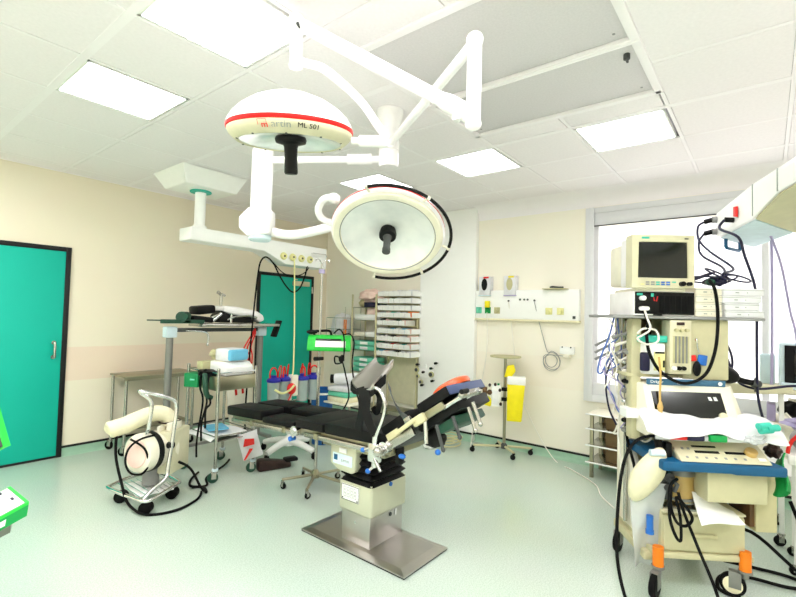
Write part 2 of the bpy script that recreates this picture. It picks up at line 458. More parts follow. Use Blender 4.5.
m.box((J1.x-.035,J1.y-.022,2.27),(J1.x+.0,J1.y+.022,2.31),.008)
jc = part('joint_column', m, 'lamp_white', r)
for z in (2.37, 2.43):
    s = MB(); s.cyl((J1.x-.024, J1.y-.0165, z), (J1.x-.026, J1.y-.018, z), .005, n=10); part('screw', s, 'grey', jc)
Y1 = Vector((1.23,1.596,2.765)); E1 = Vector((J1.x, J1.y, 2.29))
m = MB(); dv = (Y1-E1).normalized()
m.tube([E1, E1+dv*.12, E1+dv*.16, Y1-dv*.2, Y1-dv*.12, Y1], lambda t: .036 if t < .35 else .028, 18)
m.obox(E1+dv*.07-Vector((0,0,.035)), (.04,.04,.03), Matrix.Identity(3), .008)
part('spring_arm', m, 'lamp_white', r)
m = MB(); yb = Vector((1.236,1.596,2.58)); m.cyl(Y1+Vector((0,0,.02)), yb, .026, n=22); m.blob(Y1, (.038,.038,.042)); m.cyl(yb, yb-Vector((0,0,.012)), .029, n=22)
el = part('arm_elbow', m, 'lamp_white', r)
s = MB(); s.obox(Y1+Vector((-.012,-.031,-.03)), (.025,.01,.01), rotm('Y',40), .002); part('latch', s, 'grey_dark', el)
# lower arm to the column of the big lamp
m = MB(); m.tube([(2.28,1.94,2.525),(1.74,2.50,2.475)], .024, 16); m.cyl((2.2,2.02,2.518),(2.09,2.135,2.508),.036, n=18); part('lower_arm', m, 'lamp_white', r)
PC = Vector((1.715,2.52,0))
m = MB(); m.cyl(PC+Vector((0,0,2.53)), PC+Vector((0,0,2.08)), .066, n=30); m.cyl(PC+Vector((0,0,2.54)), PC+Vector((0,0,2.53)), .06, n=30)
cm = part('drop_column', m, 'lamp_white', r)
e = Vector((.626,-.78,0)); dpt = Vector((.78,.626,0))
m = MB(); T = basis(PC, e, dpt, (0,0,1))
mm = MB(T); mm.prism([(-.06,-.075,2.15),(.075,-.075,2.15),(.08,-.075,1.99),(-.06,-.075,1.97),(-.115,-.075,2.02),(-.115,-.075,2.09)], (0,.15,0), .012); m._merge(mm.bm)
part('elbow_housing', m, 'lamp_white', r)
m = MB(T); m.lathe([(0,1.95),(.06,1.95),(.07,1.96),(.07,1.985),(0,1.985)], None, 24); part('end_cap', m, 'blue_light', r)
LC = Vector((2.048,1.735,1.96))
n2 = Vector((-.757*.6-.03, -.632*.6+.035, -.80)).normalized()
back2 = LC - n2*.17
m = MB(); m.tube([PC+e*.08+Vector((0,0,2.01)), PC+e*.25+Vector((0,0,2.0)), back2+Vector((-.07,.12,.0)), back2+n2*-.02], .03, 16, smooth=6); part('lamp_arm', m, 'lamp_white', r)
# ---- dome lamp, facing down
D1 = Vector((1.268,1.655,2.262))
r1 = thing('operating_lamp', 'round white dome operating lamp with red stripe and lettering, facing straight down', 'operating lamp', D1)
Mx = Matrix.Translation(D1) @ Matrix.Rotation(math.radians(10), 4, Vector((.626,-.78,0)))
dome = MB(); pr = [(.272,.052),(.274,.058),(.268,.075),(.252,.1),(.22,.132),(.165,.168),(.1,.194),(.05,.205),(0,.208)]
dome.lathe(pr, Mx, 64, cap=False); part('dome', dome, 'lamp_white', r1)
rim = MB(); pr2 = [(.222,-.004),(.228,-.010),(.238,-.006),(.262,.015),(.272,.032),(.272,.04)]
rim.lathe(pr2, Mx, 64, cap=False); rm = part('rim', rim, 'cream', r1)
st = MB(); st.lathe([(.272,.038),(.2755,.04),(.2765,.047),(.275,.056),(.272,.058)], Mx, 64, cap=False); part('red_stripe', st, 'red_stripe', r1)
gl_ = MB(); gl_.lathe([(.226,-.004),(.2,-.0),(.12,.022),(.04,.028),(0,.028)], Mx, 64, cap=False); part('lens', gl_, 'lens_glass', r1)
for k in range(10):
    a = 2*PI*k/10+.2; p = Mx @ Vector((.230*math.cos(a), .230*math.sin(a), -.006)); sc_ = MB(); sc_.cyl(p, p-Mx.to_3x3() @ Vector((0,0,.006)), .005, n=8)
    part('screw', sc_, 'grey_dark', rm)
hd = MB(); hd.lathe([(0,-.012),(.066,-.012),(.07,-.022),(.066,-.036),(.034,-.046),(.03,-.055),(.028,-.1),(.03,-.165),(.026,-.172),(0,-.172)], Mx @ Matrix.Translation((0,0,.03)), 30); part('handle', hd, 'black', r1)
yk = MB(); pv = D1+Vector((.626,-.78,0))*.30+Vector((0,0,.01))
yk.tube([yb+Vector((0,0,.02)), yb+Vector((.035,-.04,.005)), yb+Vector((.085,-.1,-.02)), pv+Vector((.0,.0,.19)), pv+Vector((.055,-.065,.075)), pv+Vector((.075,-.09,.03)), pv+Vector((.075,-.09,-.02))], .0185, 14, smooth=7)
part('yoke', yk, 'lamp_white', r1)
yk = MB(); q = Vector((.626,-.78,0)); yk.cyl(pv+q*.125, pv+q*.005, .026, n=20); yk.cyl(pv+q*.02, pv-q*.03, .016, n=16); pp = part('pivot', yk, 'lamp_white', r1)
# lettering bent round the rim, facing the camera side
fac = math.atan2(-D1.y, -D1.x)
def on_rim(off, v0=0):
    def f(co):
        a = fac + (co.x+off)/.268
        s = (co.y+v0); R = .2655 + s*.42; z = .0185 + s*.8
        nr = R + co.z*.9 + .0034
        return Mx @ Vector((nr*math.cos(a), nr*math.sin(a), z - co.z*.4 - .0020))
    return f
text_mesh('ML 501', .030, 'black', None, r1, 'lettering', .0008, on_rim(.068), 'black ML 501 lettering on the rim')
text_mesh('m', .038, 'red', None, r1, 'lettering', .0008, on_rim(-.106,-.004), 'red lettering on the rim')
text_mesh('artin', .042, 'grey_text', None, r1, 'lettering', .0006, on_rim(-.040), 'pale grey lettering on the rim')
bx = MB(); fr = on_rim(-.115)
for p, q2 in (((-.018,-.004),(-.018,.020)),((-.018,.020),(.018,.020)),((.018,.020),(.018,-.004))):
    bx.tube([fr(Vector((p[0]+(q2[0]-p[0])*t, p[1]+(q2[1]-p[1])*t, .0005))) for t in (0,.33,.67,1)], .0009, 5)
part('logo_square', bx, 'red', r1)
# ---- big lamp, tilted towards the camera
r2 = thing('operating_lamp', 'big round operating lamp tilted towards the viewer, with black handrail arcs round its rim', 'operating lamp', LC)
xa = Vector((.626,-.78,0)); M2 = axis(LC, n2)
R2 = .325
b = MB(); b.lathe([(R2,.0),(R2+.012,-.02),(R2+.005,-.05),(R2-.05,-.1),(R2-.15,-.15),(.1,-.175),(0,-.178)], M2, 72, cap=False); part('housing', b, 'lamp_white', r2)
b = MB(); b.lathe([(R2+.0105,-.026),(R2+.0125,-.028),(R2+.0105,-.036),(R2+.009,-.037)], M2, 72, cap=False); part('red_stripe', b, 'red_stripe', r2)
b = MB(); b.lathe([(R2+.001,-.002),(R2-.008,.012),(R2-.03,.016),(R2-.045,.01),(R2-.05,0)], M2, 72, cap=False); rr = part('rim', b, 'cream_light', r2)
b = MB(); prof = [(R2-.047,.004)]
for k in range(8):
    q = (R2-.05)*(1-k/8); d = -.055*(1-(q/(R2-.05))**2)
    prof += [(q, d), (q-.004, d-.0025)]
prof += [(.03,-.06),(0,-.06)]
b.lathe(prof, M2, 72, cap=False); part('reflector', b, 'reflector', r2)
b = MB(); b.tube([M2 @ Vector((R2*.863*math.cos(a), R2*.863*math.sin(a), .009)) for a in [2*PI*k/60 for k in range(60)]], .0035, 6, closed=True); part('gasket', b, 'grey', r2)
b = MB(); b.lathe([(0,-.06),(.045,-.055),(.052,-.02),(.05,.0),(.03,.006),(0,.006)], M2, 30); hp = part('handle_base', b, 'black', r2)
b = MB(); b.lathe([(.03,0),(.022,.02),(.02,.09),(.024,.1),(.024,.125),(0,.13)], M2, 24, cap=False); part('handle', b, 'grey_dark', r2)
def ang(px, py): pass
# handrail: arcs running from the top round the right side to the bottom, in three lengths
upv = (M2.to_3x3().inverted() @ Vector((0,0,1))); rt = (M2.to_3x3().inverted() @ xa)
ua = math.atan2(upv.y, upv.x); ra = math.atan2(rt.y, rt.x)
sgn = 1 if math.sin(ra-ua) > 0 else -1
def rail_pt(deg, rad=R2+.046, z=.0):   # degrees clockwise from the top as seen by the viewer
    a = ua + sgn*math.radians(deg); return M2 @ Vector((rad*math.cos(a), rad*math.sin(a), z))
for a0, a1 in ((-14, 38), (40, 102), (105, 145), (147, 196)):
    b = MB(); b.tube([rail_pt(a0+(a1-a0)*k/14) for k in range(15)], .0095, 10); part('handrail', b, 'black', r2)
for a in (-15, 39, 103.5, 146, 197):
    b = MB(); b.tube([rail_pt(a, R2-.02, -.02), rail_pt(a, R2+.043, 0)], .007, 8); b.tube([rail_pt(a-1.4), rail_pt(a+1.2)], .0125, 10)
    part('rail_bracket', b, 'cream_light', r2)
b = MB(); b.tube([rail_pt(-78, R2+.0, -.03), rail_pt(-74, R2+.07, -.03), rail_pt(-66, R2+.1, -.04), rail_pt(-55, R2+.09, -.05), rail_pt(-50, R2+.02, -.06)], .02, 12, smooth=6); b.blob(rail_pt(-52,R2+.05,-.06), (.035,.035,.03)); part('grip', b, 'lamp_white', r2)
# ================================================================== LEFT CEILING PENDANT
r = thing('ceiling_pendant', 'white ceiling pendant with long beam and yellow gas outlets above the far green door', 'ceiling pendant', (2.32, 4.45, H))
b = MB(); lo = [(1.98,4.14),(2.65,4.14),(2.65,4.76),(1.98,4.76)]; hi = [(2.07,4.25),(2.60,4.25),(2.60,4.68),(2.07,4.68)]
bm_ = bmesh.new(); vt = [bm_.verts.new((x,y,H-.002)) for x, y in lo]; vb = [bm_.verts.new((x,y,2.70)) for x, y in hi]
bm_.faces.new(vt); bm_.faces.new(vb)
for i in range(4): bm_.faces.new((vt[i], vt[(i+1)%4], vb[(i+1)%4], vb[i]))
bmesh.ops.recalc_face_normals(bm_, faces=bm_.faces[:]); bmesh.ops.bevel(bm_, geom=bm_.edges[:], offset=.006, segments=2, affect='EDGES'); b._merge(bm_)
part('ceiling_housing', b, 'white_paint', r)
b = MB(); b.lathe([(0,2.702),(.1,2.702),(.105,2.694),(.1,2.686),(.06,2.684),(0,2.684)], Matrix.Translation((2.33,4.47,0)), 32); part('collar', b, 'teal', r, 'teal green ring')
b = MB(); b.cyl((2.33,4.47,2.69),(2.33,4.47,2.33),.052,n=28); b.lathe([(.052,2.36),(.07,2.34),(.075,2.31),(0,2.31)], Matrix.Translation((2.33,4.47,0)), 28); part('mast', b, 'white_paint', r)
b = MB(); y0, y1 = 4.36, 4.60
b.prism([(2.19,y0,2.315),(3.96,y0,2.315),(3.96,y0,2.06),(3.33,y0,2.06),(3.03,y0,2.18),(2.19,y0,2.185)], (0,y1-y0,0), .012)
bd = part('beam', b, 'white_paint', r)
for k, x in enumerate((3.29,3.42,3.55,3.68)):
    s = MB(); s.lathe([(0,.001),(.042,.001),(.0445,-.012),(.036,-.022),(.036,-.028),(0,-.028)], basis((x,y0,2.15),(1,0,0),(0,0,1),(0,-1,0)) @ Matrix.Scale(-1,4,(0,0,1)), 22)
    o = part('gas_outlet', s, 'yellow_pale', bd, 'yellow gas outlet')
    s = MB(); s.cyl((x,y0-.028,2.15),(x,y0-.034,2.15),.012,n=12); part('socket', s, 'grey_dark', bd)
s = MB(); s.tube([(3.70,y0-.01,2.23),(3.70,y0-.05,2.23),(3.9,y0-.05,2.235),(3.92,y0-.05,2.2)],.006,8); part('hook_rail', s, 'chrome', bd)
# cables and the yellow hose off the beam
b = MB(); b.tube([(2.95,4.46,.02),(2.92,4.44,.4),(2.93,4.42,.95),(2.965,4.42,1.5),(3.0,4.42,1.9),(3.03,4.42,2.06),(3.1,4.42,2.12),(3.2,4.42,2.06),(3.28,4.40,1.92),(3.36,4.37,1.80),(3.45,4.36,1.74),(3.55,4.36,1.8),(3.62,4.36,1.95),(3.66,4.37,2.08)], .009, 8, smooth=6)
single('power_cable', b, 'rubber', 'black cable hanging in a deep loop under the ceiling pendant beam by the far door', 'cable')
b = MB(); b.tube([(3.2,4.42,2.07),(3.3,4.41,1.98),(3.42,4.4,1.93),(3.56,4.4,1.95),(3.66,4.4,2.0),(3.72,4.4,2.075)], .006, 8, smooth=6)
single('power_cable', b, 'rubber', 'thin black cable in a shallow loop under the ceiling pendant beam by the far door', 'cable')
b = MB(); b.tube([(3.42,y0-.036,2.14),(3.41,4.30,2.0),(3.34,4.18,1.4),(3.22,4.02,.97),(3.16,3.95,.86),(3.13,3.93,.80)], .008, 10, smooth=8)
single('suction_hose', b, 'yellow_pale', 'pale yellow hose from the pendant down to the suction canisters', 'hose')
# ================================================================== SUCTION STAND AND CANISTERS
sx, sy = 3.13, 3.95
r = thing('suction_stand', 'white wheeled suction stand behind the operating table, holding blue-lidded canisters', 'suction stand', (sx, sy, 0))
for k in range(4):
    a = math.radians(12+90*k); p = Vector((math.cos(a), math.sin(a), 0)); c = Vector((sx, sy, 0)); b = MB()
    b.tube([c+Vector((0,0,.15)), c+p*.16+Vector((0,0,.13)), c+p*.33+Vector((0,0,.085))], lambda t: .042-.014*t, 12, smooth=4)
    part('leg', b, 'white_paint', r); q = c+p*.33; caster(r, q.x, q.y, .032, .03, a, .075, mf='black')
b = MB(); b.cyl((sx,sy,.12),(sx,sy,.84),.02,n=18); b.lathe([(0,.1),(.06,.1),(.05,.18),(.02,.2),(0,.2)], Matrix.Translation((sx,sy,0)), 22); part('pole', b, 'white_paint', r)
b = MB(); b.tube([(sx-.28,sy,.56),(sx-.14,sy,.56),(sx+.14,sy,.56),(sx+.28,sy,.56)], .01, 8); b.tube([(sx,sy-.2,.56),(sx,sy+.2,.56)], .01, 8); b.cyl((sx,sy,.545),(sx,sy,.575),.035,n=18)
part('rail', b, 'steel', r)
b = MB(); b.blob((sx-.03,sy-.06,.70),(.055,.035,.06),sub=3); part('valve', b, 'red', r, 'red suction valve')
b = MB(); b.box((sx-.02,sy-.075,.62),(sx+.05,sy-.02,.84),.012); part('regulator', b, 'cream_light', r)
canpos = [(-.20,.02,'nearest the dark operating table end, leftmost of the four'),(-.06,.03,'behind the leftmost one'),(.13,-.04,'right of the yellow hose, in front'),(.27,-.055,'rightmost of the four, beside the tall infusion pole')]
c0 = None
for k, (dx, dy, tx) in enumerate(canpos):
    lab = 'clear blue-lidded suction canister, '+tx
    if c0 is None:
        c = thing('suction_canister', lab, 'canister', (0,0,0), 0, 'suction canisters on the stand'); c0 = c
        b = MB(); b.lathe([(0,0),(.052,0),(.056,.01),(.062,.22),(.065,.23),(0,.23)], None, 28); part('jar', b, 'canister', c)
        b = MB(); b.lathe([(.067,.222),(.072,.23),(.072,.245),(.055,.262),(.03,.27),(.03,.29),(0,.29)], None, 28, cap=False); part('lid', b, 'blue_lid', c, 'dark blue lid')
        b = MB(); b.tube([(-.045,0,.262),(-.047,0,.32),(-.025,0,.362),(.012,0,.362),(.04,0,.32),(.042,0,.262)], .0085, 8, smooth=6); part('tube', b, 'red', c, 'red loop of tube')
        b = MB(); b.tube([(.04,-.02,.262),(.042,-.025,.34),(.055,-.03,.385),(.07,-.03,.37),(.072,-.02,.262)], .006, 8, smooth=6); part('tube', b, 'red', c, 'red loop of tube')
        c.location = (sx+dx, sy+dy, .555)
    else: dup(c0, (sx+dx, sy+dy, .555), lab, k*.7)
b = MB(); b.tube([(sx-.27,sy-.10,.72),(sx-.2,sy-.13,.68),(sx-.1,sy-.12,.70),(sx-.03,sy-.1,.74)], .011, 8, smooth=6); single('suction_tube', b, 'yellow_pale', 'short pale yellow tube round the leftmost suction canister', 'tube')
b = MB(); b.tube([(sx-.05,sy-.1,.68),(sx-.08,sy-.1,.62),(sx-.1,sy-.1,.57),(sx-.02,sy-.11,.56),(sx+.04,sy-.1,.55)], .009, 8, smooth=6); single('suction_tube', b, 'red', 'red tube dangling below the red suction valve', 'tube')
# ================================================================== INFUSION STAND WITH THE GREEN UNIT
px_, py_ = 2.72, 3.05
r = thing('infusion_stand', 'tall thin steel infusion pole on a five-legged wheeled base behind the operating table', 'infusion stand', (px_, py_, 0))
b = MB(); b.cyl((px_,py_,.1),(px_,py_,1.0),.014,n=14); b.cyl((px_,py_,1.0),(px_,py_,1.94),.010,n=14); b.cyl((px_,py_,.96),(px_,py_,1.03),.018,n=14); part('pole', b, 'steel', r)
b = MB(); b.lathe([(0,.08),(.035,.08),(.035,.125),(.018,.15),(0,.15)], Matrix.Translation((px_,py_,0)), 20); part('hub', b, 'steel_warm', r)
for k in range(5):
    a = math.radians(215+72*k); p = Vector((math.cos(a), math.sin(a), 0)); c = Vector((px_, py_, 0)); b = MB()
    b.tube([c+p*.02+Vector((0,0,.105)), c+p*.28+Vector((0,0,.078))], .0125, 10); part('leg', b, 'steel_warm', r); q = c+p*.275; caster(r, q.x, q.y, .026, .02, a+.9, .07)
for sx2 in (-1, 1):
    b = MB(); b.tube([(px_,py_,1.93),(px_+sx2*.03,py_,1.965),(px_+sx2*.06,py_,1.97),(px_+sx2*.08,py_,1.955),(px_+sx2*.085,py_,1.975)], .005, 8, smooth=4); part('hook', b, 'chrome', r)
b = MB(); b.box((px_-.03,py_-.03,1.09),(px_+.03,py_+.02,1.12),.006); b.cyl((px_-.06,py_-.01,1.105),(px_-.02,py_-.01,1.105),.018); part('clamp', b, 'black', r)
b = MB(); b.cyl((px_,py_,1.85),(px_,py_,1.885),.026,n=18); part('collar', b, 'lilac', r)
# green unit: wedge body with white face, dark window
ux = Vector((.66,-.75,0)); uy = Vector((.75,.66,0)); T = basis((2.79,2.975,1.175), ux, uy, (0,0,1))
r = thing('electrosurgical_unit', 'bright green electrosurgical unit with white front clamped to the infusion pole', 'surgical unit', (2.79,2.975,1.175))
b = MB(T); b.prism([(-.2,-.085,.0),(-.2,-.085,.03),(-.2,-.06,.105),(-.2,-.02,.135),(-.2,.07,.135),(-.2,.07,0)], (.37,0,0), .008); bd = part('case', b, 'green_bright', r)
b = MB(T); b.obox((0,-.08,.062),(.26,.006,.055),rotm('X',18).inverted(),.002); part('front_panel', b, 'white_paint', r)
b = MB(T); b.obox((-.02,-.0675,.098),(.22,.005,.018),rotm('X',18).inverted(),.001); part('window', b, 'screen', r)
b = MB(T); b.tube([(-.15,0,.13),(-.15,0,.165),(-.1,0,.17),(-.02,0,.172),(0,0,.13)], .011, 10, smooth=5); part('handle', b, 'black', r)
b = MB(T); b.blob((-.17,-.01,.16),(.05,.03,.02),sub=2); part('handpiece', b, 'black', r)
b = MB(); P = lambda u,v,z: T @ Vector((u,v,z))
b.tube([P(.02,-.05,.15),P(.07,-.06,.19),P(.11,-.08,.14),P(.12,-.1,.03),P(.11,-.1,-.08),P(.05,-.1,-.10),P(.045,-.1,-.04),P(.1,-.1,-.07),P(.14,-.1,-.2),P(.17,-.09,-.35),P(.15,-.08,-.45),P(.05,-.06,-.62),P(-.02,-.03,-.8)], .0065, 8, smooth=6)
single('cable', b, 'rubber', 'black cable looping out of the green unit and down behind the table', 'cable')
b = MB(); b.tube([P(.1,-.02,.14),P(.16,-.03,.15),P(.2,-.06,.08),P(.19,-.08,-.1),P(.22,-.08,-.3),P(.26,-.06,-.45),P(.24,-.04,-.6),P(.2,-.02,-.75)], .006, 8, smooth=6)
single('cable', b, 'rubber', 'second black cable hanging at the right end of the green unit', 'cable')
b = MB(); b.blob(P(.1,-.1,-.06),(.03,.02,.035),sub=2,noise=.4); single('cable_plug', b, 'black', 'black plug hanging under the green unit', 'plug')
# ================================================================== STUFF BEHIND THE TABLE
b = MB(); T = Matrix.Translation((3.66,4.03,0))
r = thing('waste_bin', 'round blue bin standing behind the infusion pole', 'bin', (3.66,4.03,0))
b.lathe([(0,0),(.10,0),(.105,.01),(.13,.6),(.135,.61),(.135,.63),(.122,.63),(.1,.1),(0,.1)], T, 32); part('bucket', b, 'blue_bin', r)
b = MB(); b.lathe([(.137,.57),(.141,.575),(.141,.59),(.137,.595)], T, 32, cap=False); part('band', b, 'white_paint', r)
r = thing('side_trolley', 'low white trolley stacked with packs, half hidden behind the operating table', 'trolley', (3.78,3.75,0))
for dx in (-.17,.17):
    for dy in (-.2,.2):
        b = MB(); b.cyl((3.78+dx,3.75+dy,.07),(3.78+dx,3.75+dy,.5),.011,n=10); part('leg', b, 'steel', r); caster(r, 3.78+dx, 3.75+dy, .028, .02, 0, .075)
b = MB(); b.box((3.59,3.53,.49),(3.97,3.97,.51),.004); part('top_shelf', b, 'cream_light', r)
b = MB(); b.box((3.59,3.53,.2),(3.97,3.97,.215),.004); part('lower_shelf', b, 'cream_light', r)
for k, (m_, w_, l_) in enumerate((('ivory_cloth',.30,'lowest cream folded pack on the low trolley behind the table'),('green_pack',.28,'pale green folded pack in the middle of the low trolley stack'),('white_cloth',.3,'white folded pack on top of the low trolley stack'))):
    b = MB(); b.box((3.76-w_/2,3.6,.51+.06*k),(3.76+w_/2,3.9,.567+.06*k),.018,rot=rotm('Z',8*k-6)); single('cloth_pack', b, m_, l_, 'cloth pack', 'packs on the low trolley')
T = basis((3.66,3.80,.765),(.55,-.8,.05),(.8,.55,0),(0,0,1))
r = thing('padded_roll', 'white padded roll with a black end lying on the stacked packs', 'padded roll', (3.7,3.74,.69))
b = MB(); b.tube([T @ Vector((-.02,0,0)), T @ Vector((.24,0,0))], .06, 20); part('roll', b, 'white_cloth', r)
b = MB(); b.tube([T @ Vector((-.065,0,0)), T @ Vector((-.02,0,0))], .05, 20); part('end_cap', b, 'black', r)
# ================================================================== STORAGE RACK NEAR THE PIER
r = thing('storage_rack', 'tall storage rack with wire shelves against the wall left of the white pier', 'storage rack', (4.85,4.15,0))
for x, y in ((4.70,4.60),(4.70,4.15),(4.98,4.60),(4.98,4.15),(4.93,3.62),(4.98,3.62)):
    b = MB(); b.cyl((x,y,0),(x,y,1.78),.013,n=12); part('post', b, 'cream_dark', r)
for z in (.25,.70,1.0,1.19,1.42,1.60):
    b = MB(); b.box((4.695,4.16,z-.008),(4.985,4.60,z),.003); part('shelf', b, 'steel_warm', r)
b = MB(); b.box((4.695,3.62,.24),(4.985,4.15,.25),.003); part('shelf', b, 'steel_warm', r)
b = MB()
b.box((4.985,3.61,.3),(4.99,4.15,1.78)); part('back_panel', b, 'cream', r)
# nine rows of open bins, every bin a box of its own
rows = [1.755,1.66,1.565,1.47,1.365,1.255,1.155,1.055,.955]
bin0 = None; kinds = ['white','pale','white','mint','white','peach','mint','white','speckled']
for ri_, z in enumerate(rows):
    n = 6; ex = 5 if ri_ == 4 else 6
    b = MB(); b.box((4.78,3.60,z-.012),(4.985,4.15,z-.003),.002); part('bin_rail', b, 'cream_dark', r)
    for k in range(ex):
        y = 4.095-.095*k
        lab = 'white open bin, %s bin in the %s row of the storage rack' % (('leftmost','second','third','fourth','fifth','rightmost')[k], ('top','second','third','fourth','fifth','sixth','seventh','eighth','lowest')[ri_])
        if bin0 is None:
            c = thing('storage_bin', lab, 'bin', (0,0,0), 0, 'open bins on the storage rack'); bin0 = c
            b = MB(); b.box((-.13,-.0445,0),(.10,.0445,.004)); b.box((-.10,-.0445,0),(.1,-.043,.068)); b.box((-.10,.043,0),(.1,.0445,.068)); b.box((.097,-.0445,0),(.1,.0445,.068))
            b.prism([(-.13,-.0445,0),(-.126,-.0445,0),(-.136,-.0445,.062),(-.14,-.0445,.062)],(0,.089,0)); part('tray', b, 'white_paint', c)
            c.location = (4.85, y, z)
        else: dup(bin0, (4.85, y, z), lab)
cols = ['dark_brown','pink_pale','orange','white_cloth','red','teal','green_dark','blue_mask','white_cloth','grey_dark','peach']
MATS['peach'] = MATS['pink_pale']
for ri_, z in enumerate(rows):
    for k in range(6):
        if ri_ == 4 and k == 5: continue
        if ri_ == 0 or random.random() < .45: m_ = 'white_cloth'
        else: m_ = random.choice(cols)
        y = 4.095-.095*k; b = MB(); h_ = random.uniform(.06,.076)
        b.obox((4.845,y,z+.006+h_/2),(.17,.07,h_),rotm('Z',random.uniform(-6,6)),.01)
        rn = ('top','second','third','fourth','fifth','sixth','seventh','eighth','lowest')[ri_]; kn = ('leftmost','second','third','fourth','fifth','rightmost')[k]
        single('supply_pack', b, m_, '%s supply pack in the %s bin of the %s bin row on the rack' % ({'dark_brown':'dark','pink_pale':'pale pink','orange':'orange','white_cloth':'white','red':'red','teal':'teal','green_dark':'dark green','blue_mask':'light blue','grey_dark':'grey','peach':'pale pink'}[m_], kn, rn), 'supply pack', 'packs in the storage bins')
def rb(name, lo, hi, m_, lab, cat, grp=None, bev=.006, rz=0):
    b = MB(); b.box(lo, hi, bev, rot=rotm('Z', rz)); return single(name, b, m_, lab, cat, grp)
rb('supply_box',(4.72,4.18,1.422),(4.95,4.57,1.50),'white_paint','long white box on the left rack bay below the pink pack','box','boxes in the left rack bay')
rb('supply_box',(4.72,4.18,1.192),(4.95,4.36,1.26),'white_paint','white box on the third rack shelf, right half','box','boxes in the left rack bay')
rb('supply_box',(4.72,4.38,1.192),(4.95,4.57,1.255),'cream_light','cream box on the third rack shelf, left half','box','boxes in the left rack bay')
for k, z in enumerate((1.002,1.07,.702,.77,.84)):
    lab = ['lower mint green pack on the fourth rack shelf','upper mint green pack on the fourth rack shelf, on another','lowest mint green pack on the fifth rack shelf','middle mint green pack on the fifth rack shelf','topmost mint green pack on the fifth rack shelf'][k]
    q = rb('sterile_pack',(4.71,4.18,z),(4.95,4.57,z+.062),'green_pack',lab,'pack','mint packs in the left rack bay',.014)
    f = MB(); f.box((4.704,4.30,z+.012),(4.712,4.44,z+.05),.002)
    for v in f.bm.verts: pass
    lbl = part('label', f, 'paper', q)
rb('supply_box',(4.74,4.2,1.502),(4.93,4.36,1.59),'pink_pale','small pale pink box on top of the long white box','box','boxes in the left rack bay')
rb('dark_case',(4.72,4.17,1.602),(4.95,4.40,1.67),'navy','dark navy case on the top shelf of the left rack bay','case')
b = MB(); b.blob((4.82,4.34,1.765),(.12,.22,.095),sub=4,noise=.25); single('plastic_bundle', b, 'pink_pale', 'crumpled pale pink bundle on top of the storage rack', 'bundle')
b = MB(); b.blob((4.83,4.50,1.66),(.08,.07,.055),sub=3,noise=.2); single('plastic_bundle', b, 'olive', 'small crumpled olive bundle at the rack top left corner', 'bundle')
# wire basket with tissue on the left side of the rack
r = thing('wire_basket', 'wire basket hung on the left side of the storage rack', 'wire basket', (4.75,4.88,1.05))
for z in (1.12,1.28,1.44): 
    b = MB(); b.tube([(4.62,4.66,z),(4.94,4.66,z),(4.94,5.04,z),(4.62,5.04,z)], .004, 6, closed=True); part('wire_ring', b, 'steel', r)
for x, y in ((4.62,4.66),(4.62,4.85),(4.62,5.04),(4.78,4.66),(4.94,4.66),(4.94,5.04)):
    b = MB(); b.cyl((x,y,1.12),(x,y,1.6 if y < 4.67 else 1.44),.004,n=6); part('upright', b, 'steel', r)
b = MB(); b.box((4.62,4.66,1.115),(4.94,5.04,1.121)); part('bottom', b, 'steel', r)
b = MB(); b.blob((4.77,4.87,1.32),(.13,.16,.195),sub=4,noise=.2); single('tissue_bundle', b, 'white_cloth', 'crumpled white tissue stuffed in the wire basket', 'tissue')
b = MB(); b.box((4.63,4.665,1.125),(4.66,4.70,1.42),.004); single('folder', b, 'orange', 'thin orange folder standing at the edge of the wire basket', 'folder')
# ================================================================== STEEL TABLE BY THE CREAM WALL
r = thing('steel_table', 'long low steel table on casters along the cream wall, right of the near green door', 'table', (2.3,5.27,0))
b = MB(); b.box((1.93,5.06,.785),(2.68,5.46,.803),.004); b.box((1.93,5.06,.76),(2.68,5.075,.79)); part('top', b, 'steel_warm', r)
b = MB(); b.box((1.96,5.09,.25),(2.65,5.43,.262),.003); part('lower_shelf', b, 'steel_warm', r)
for x in (1.955, 2.655):
    for y in (5.085, 5.43):
        b = MB(); b.cyl((x,y,.085),(x,y,.785),.015,n=14); part('leg', b, 'steel', r); caster(r, x, y, .045, .024, .5, .1)
# ================================================================== STEEL INSTRUMENT CART
x0, x1, y0, y1 = 2.175, 2.585, 3.74, 4.30
r = thing('instrument_cart', 'two-tier steel instrument cart with a deep top tray, left of the operating table', 'cart', (2.39,3.98,0))
for x in (x0+.015, x1-.015):
    for y in (y0+.015, y1-.015):
        b = MB(); b.cyl((x,y,.105),(x,y,.985),.0135,n=14); b.blob((x,y,.985),(.0135,.0135,.008),sub=2)
        lg = part('leg', b, 'steel', r); b = MB(); b.lathe([(0,.098),(.026,.098),(.028,.11),(.026,.12),(0,.12)], Matrix.Translation((x,y,0)), 18); part('bumper', b, 'blue_light', lg)
        caster(r, x, y, .045, .024, 1.1, .1, mw='green_dark')
b = MB(); b.box((x0+.01,y0+.008,.79),(x1-.01,y0+.014,.915),.002); b.box((x0+.01,y1-.014,.79),(x1-.01,y1-.008,.915),.002); b.box((x0+.008,y0+.01,.79),(x0+.014,y1-.01,.915),.002); b.box((x1-.014,y0+.01,.79),(x1-.008,y1-.01,.915),.002); b.box((x0+.01,y0+.01,.90),(x1-.01,y1-.01,.91),.002)
part('top_tray', b, 'steel_warm', r)
b = MB()
for z in (.945,): b.tube([(x0+.015,y0+.015,z),(x1-.015,y0+.015,z),(x1-.015,y1-.015,z),(x0+.015,y1-.015,z)], .006, 8, closed=True)
part('guard_rail', b, 'chrome', r)
